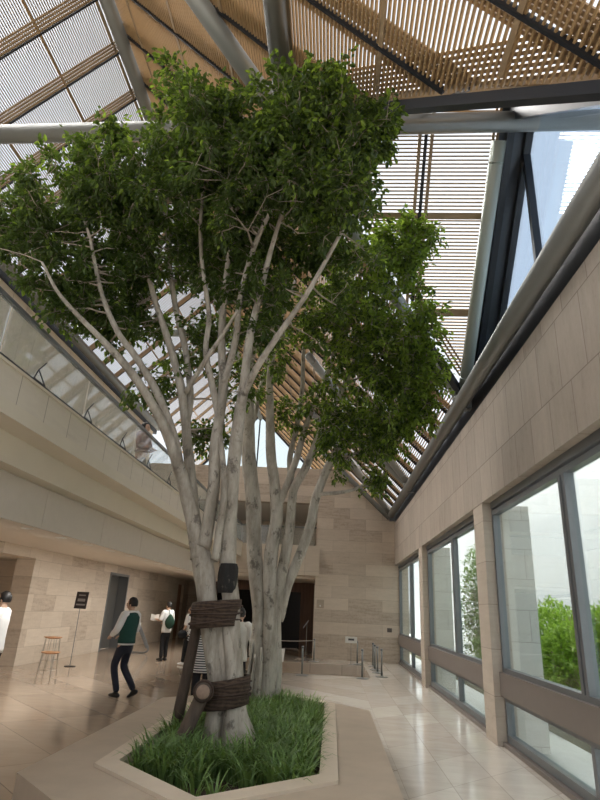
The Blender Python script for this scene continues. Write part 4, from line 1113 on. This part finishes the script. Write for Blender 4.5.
mb = MB(); mb.slab([c + V((-.12,0,-.14)), c + V((.10,0,-.10)), c + V((.12,.02,.14)), c + V((-.08,.02,.12))], (0,.01,0)); mb.build('card', 'paper', t)
mb = MB(); mb.tube([(c.x, c.y+.012, 0), (c.x, c.y+.012, c.z)], .01, 8); mb.lathe((c.x, c.y+.012, 0), [(.12,0),(.12,.01),(.02,.016)], 16); mb.build('stem', 'steel', t)
t = thing('tall_stand', 'tall thin stand with tilted plate by the edge of the back wall', 'stand', (-.85, 21.4, 0))
mb = MB(); mb.lathe((-.85,21.4,0), [(.16,0),(.16,.012),(.02,.02)], 20); mb.build('base', 'dark', t)
mb = MB(); mb.tube([(-.85,21.4,.015),(-.85,21.4,1.25)], .012, 8); mb.build('pole', 'steel', t)
mb = MB(); mb.slab([(-.98,21.34,1.0),(-.80,21.30,1.24),(-.80,21.42,1.30),(-.98,21.46,1.06)], (0,0,.012)); mb.build('plate', 'steel', t)

# wall fittings
t = tag((lambda m: (m.box(2.05, 2.22, 22.17, 22.2, 1.02, 1.16), m.build('wall_plate', 'brass'))[1])(MB()), 'small dark socket plate on the back wall near the window', 'wall plate')
t = thing('wall_fitting', 'small square stone toned panel with a light spot, left edge of back wall', 'wall fitting', (-.45, 22.19, 1.9))
mb = MB(); mb.box(-.55, -.28, 22.185, 22.2, 1.72, 2.02); mb.build('panel', 'bench', t)
mb = MB(); mb.lathe((-.42, 22.18, 1.8), [(.02,-.03),(.03,0),(.02,.03)], 10); mb.build('spot', 'paper', t)
t = thing('exit_light', 'small white lit sign under the gallery beside the timber door', 'exit light', (-5.9, 27.5, 2.9))
mb = MB(); mb.box(-6.05, -5.75, 27.5, 27.6, 2.72, 2.96); mb.build('lit_face', 'exit', t)
mb = MB(); mb.box(-5.93, -5.87, 27.53, 27.57, 2.96, 3.1); mb.build('hanger', 'frame', t)
# recessed downlights
def downlight(label, x, y, z):
    t = thing('downlight', label, 'downlight', (x, y, z), 'recessed downlights under the gallery')
    mb = MB(); mb.lathe((x, y, z), [(.075,-.006),(.085,-.006),(.085,.004),(.075,.004)], 18); mb.build('trim_ring', 'paper', t)
    mb = MB(); mb.lathe((x, y, z-.003), [(.07,-.001),(.07,.003)], 18); mb.build('lens', 'lamp', t)
    ld = bpy.data.lights.new('downlight_lamp', 'SPOT'); ld.energy = 25; ld.color = (1, .96, .90); ld.spot_size = 2.2; ld.spot_blend = .8; ld.shadow_soft_size = .06
    lo = bpy.data.objects.new('downlight_lamp', ld); COL.objects.link(lo); lo.location = (0, 0, -.03); lo.rotation_euler = (0, .72, 0); lo.parent = t
ORD = ('nearest', 'second nearest', 'third nearest', 'fourth nearest', 'fifth nearest', 'sixth nearest', 'seventh nearest', 'eighth nearest', 'ninth nearest', 'tenth nearest', 'eleventh nearest', 'twelfth nearest', 'thirteenth nearest', 'fourteenth nearest', 'fifteenth nearest', 'farthest')
for i in range(16): downlight('%s downlight in the lip under the left gallery' % ORD[i], -4.36, 6.84 + 1.07*i, 2.539)

# ------------------------------------------------------------------ garden outside the windows
def shrub(label, x, y, r, h, n, mat, seed, z0=.05):
    R = random.Random(seed)
    t = thing('garden_shrub', label, 'shrub', (x, y, z0), 'shrubs outside the windows')
    vs, fs = [], []; st = MB()
    for i in range(n):
        v = rvec(R).normalized() * (R.random() ** .35)
        q = 1 + .35*noise.noise(v*2.2 + V((seed, 0, 0)))
        p = V((x + v.x*r*q, y + v.y*r*q, z0 + h*.52 + v.z*h*.48*q))
        if i % 14 == 0: st.tube(catmull([(x, y, z0 - .04), V((x, y, z0)).lerp(p, .5) + V((0,0,.12)), p], 4), .008, 5, cap=False)
        for j in range(7):
            d = (v*.6 + rvec(R)*.9 + V((0,0,.1))).normalized()
            leaf(vs, fs, p + rvec(R)*.12, d, (V((0,0,1)) + rvec(R)*.6).normalized(), R.uniform(.07,.12), R.uniform(.035,.055))
    st.build('stems', 'branch', t)
    mb = MB(); mb.add(vs, fs); tag(mb.build('foliage', mat, t), kind='stuff')
shrub('bright green shrub outside the nearest window, left of its mullion', 4.55, 12.6, .8, 1.95, 900, 'shrub', 1)
shrub('bright green shrub outside the nearest window, behind its mullion', 4.5, 10.95, .8, 1.85, 900, 'shrub', 2)
shrub('bright green shrub outside the nearest window, right of its mullion', 4.5, 9.2, .85, 2.2, 900, 'shrub', 3)
shrub('dark tall shrub outside the second window', 4.6, 18.3, .75, 3.6, 900, 'shrub_dark', 4)
shrub('low dark shrub outside the second window, nearer than the tall one', 4.6, 16.4, .8, 1.3, 500, 'shrub_dark', 5)
shrub('low dark green shrub between the bright ones and the second window', 4.5, 14.4, .75, 1.25, 500, 'shrub_dark', 6)

# ------------------------------------------------------------------ daylight
w = bpy.data.worlds.new('overcast sky'); S.world = w; w.use_nodes = True
nt = w.node_tree; bg = nt.nodes['Background']
tc = nt.nodes.new('ShaderNodeTexCoord'); sp = nt.nodes.new('ShaderNodeSeparateXYZ'); nt.links.new(tc.outputs['Generated'], sp.inputs[0])
col = ramp(nt, sp.outputs[2], [(0.0, (.30,.30,.28)), (.02, (.86,.90,.95)), (.35, (.86,.92,1.0)), (1.0, (.88,.93,1.0))])
nt.links.new(col, bg.inputs['Color']); bg.inputs['Strength'].default_value = 0.36
sd = bpy.data.lights.new('soft_sun', 'SUN'); sd.energy = 5.5; sd.angle = math.radians(70); sd.color = (1, .97, .92)
so = bpy.data.objects.new('soft_sun', sd); COL.objects.link(so)
so.rotation_euler = V((.46, -.24, -.84)).to_track_quat('-Z', 'Y').to_euler()

vs_ = S.view_settings
vs_.view_transform = 'Standard'; vs_.look = 'None'; vs_.gamma = 1.0; vs_.exposure = 1.82; vs_.use_curve_mapping = False
S.cycles.max_bounces = 10; S.cycles.diffuse_bounces = 5; S.cycles.transparent_max_bounces = 16
S.cycles.use_denoising = True
S.cycles.sample_clamp_indirect = 8.0
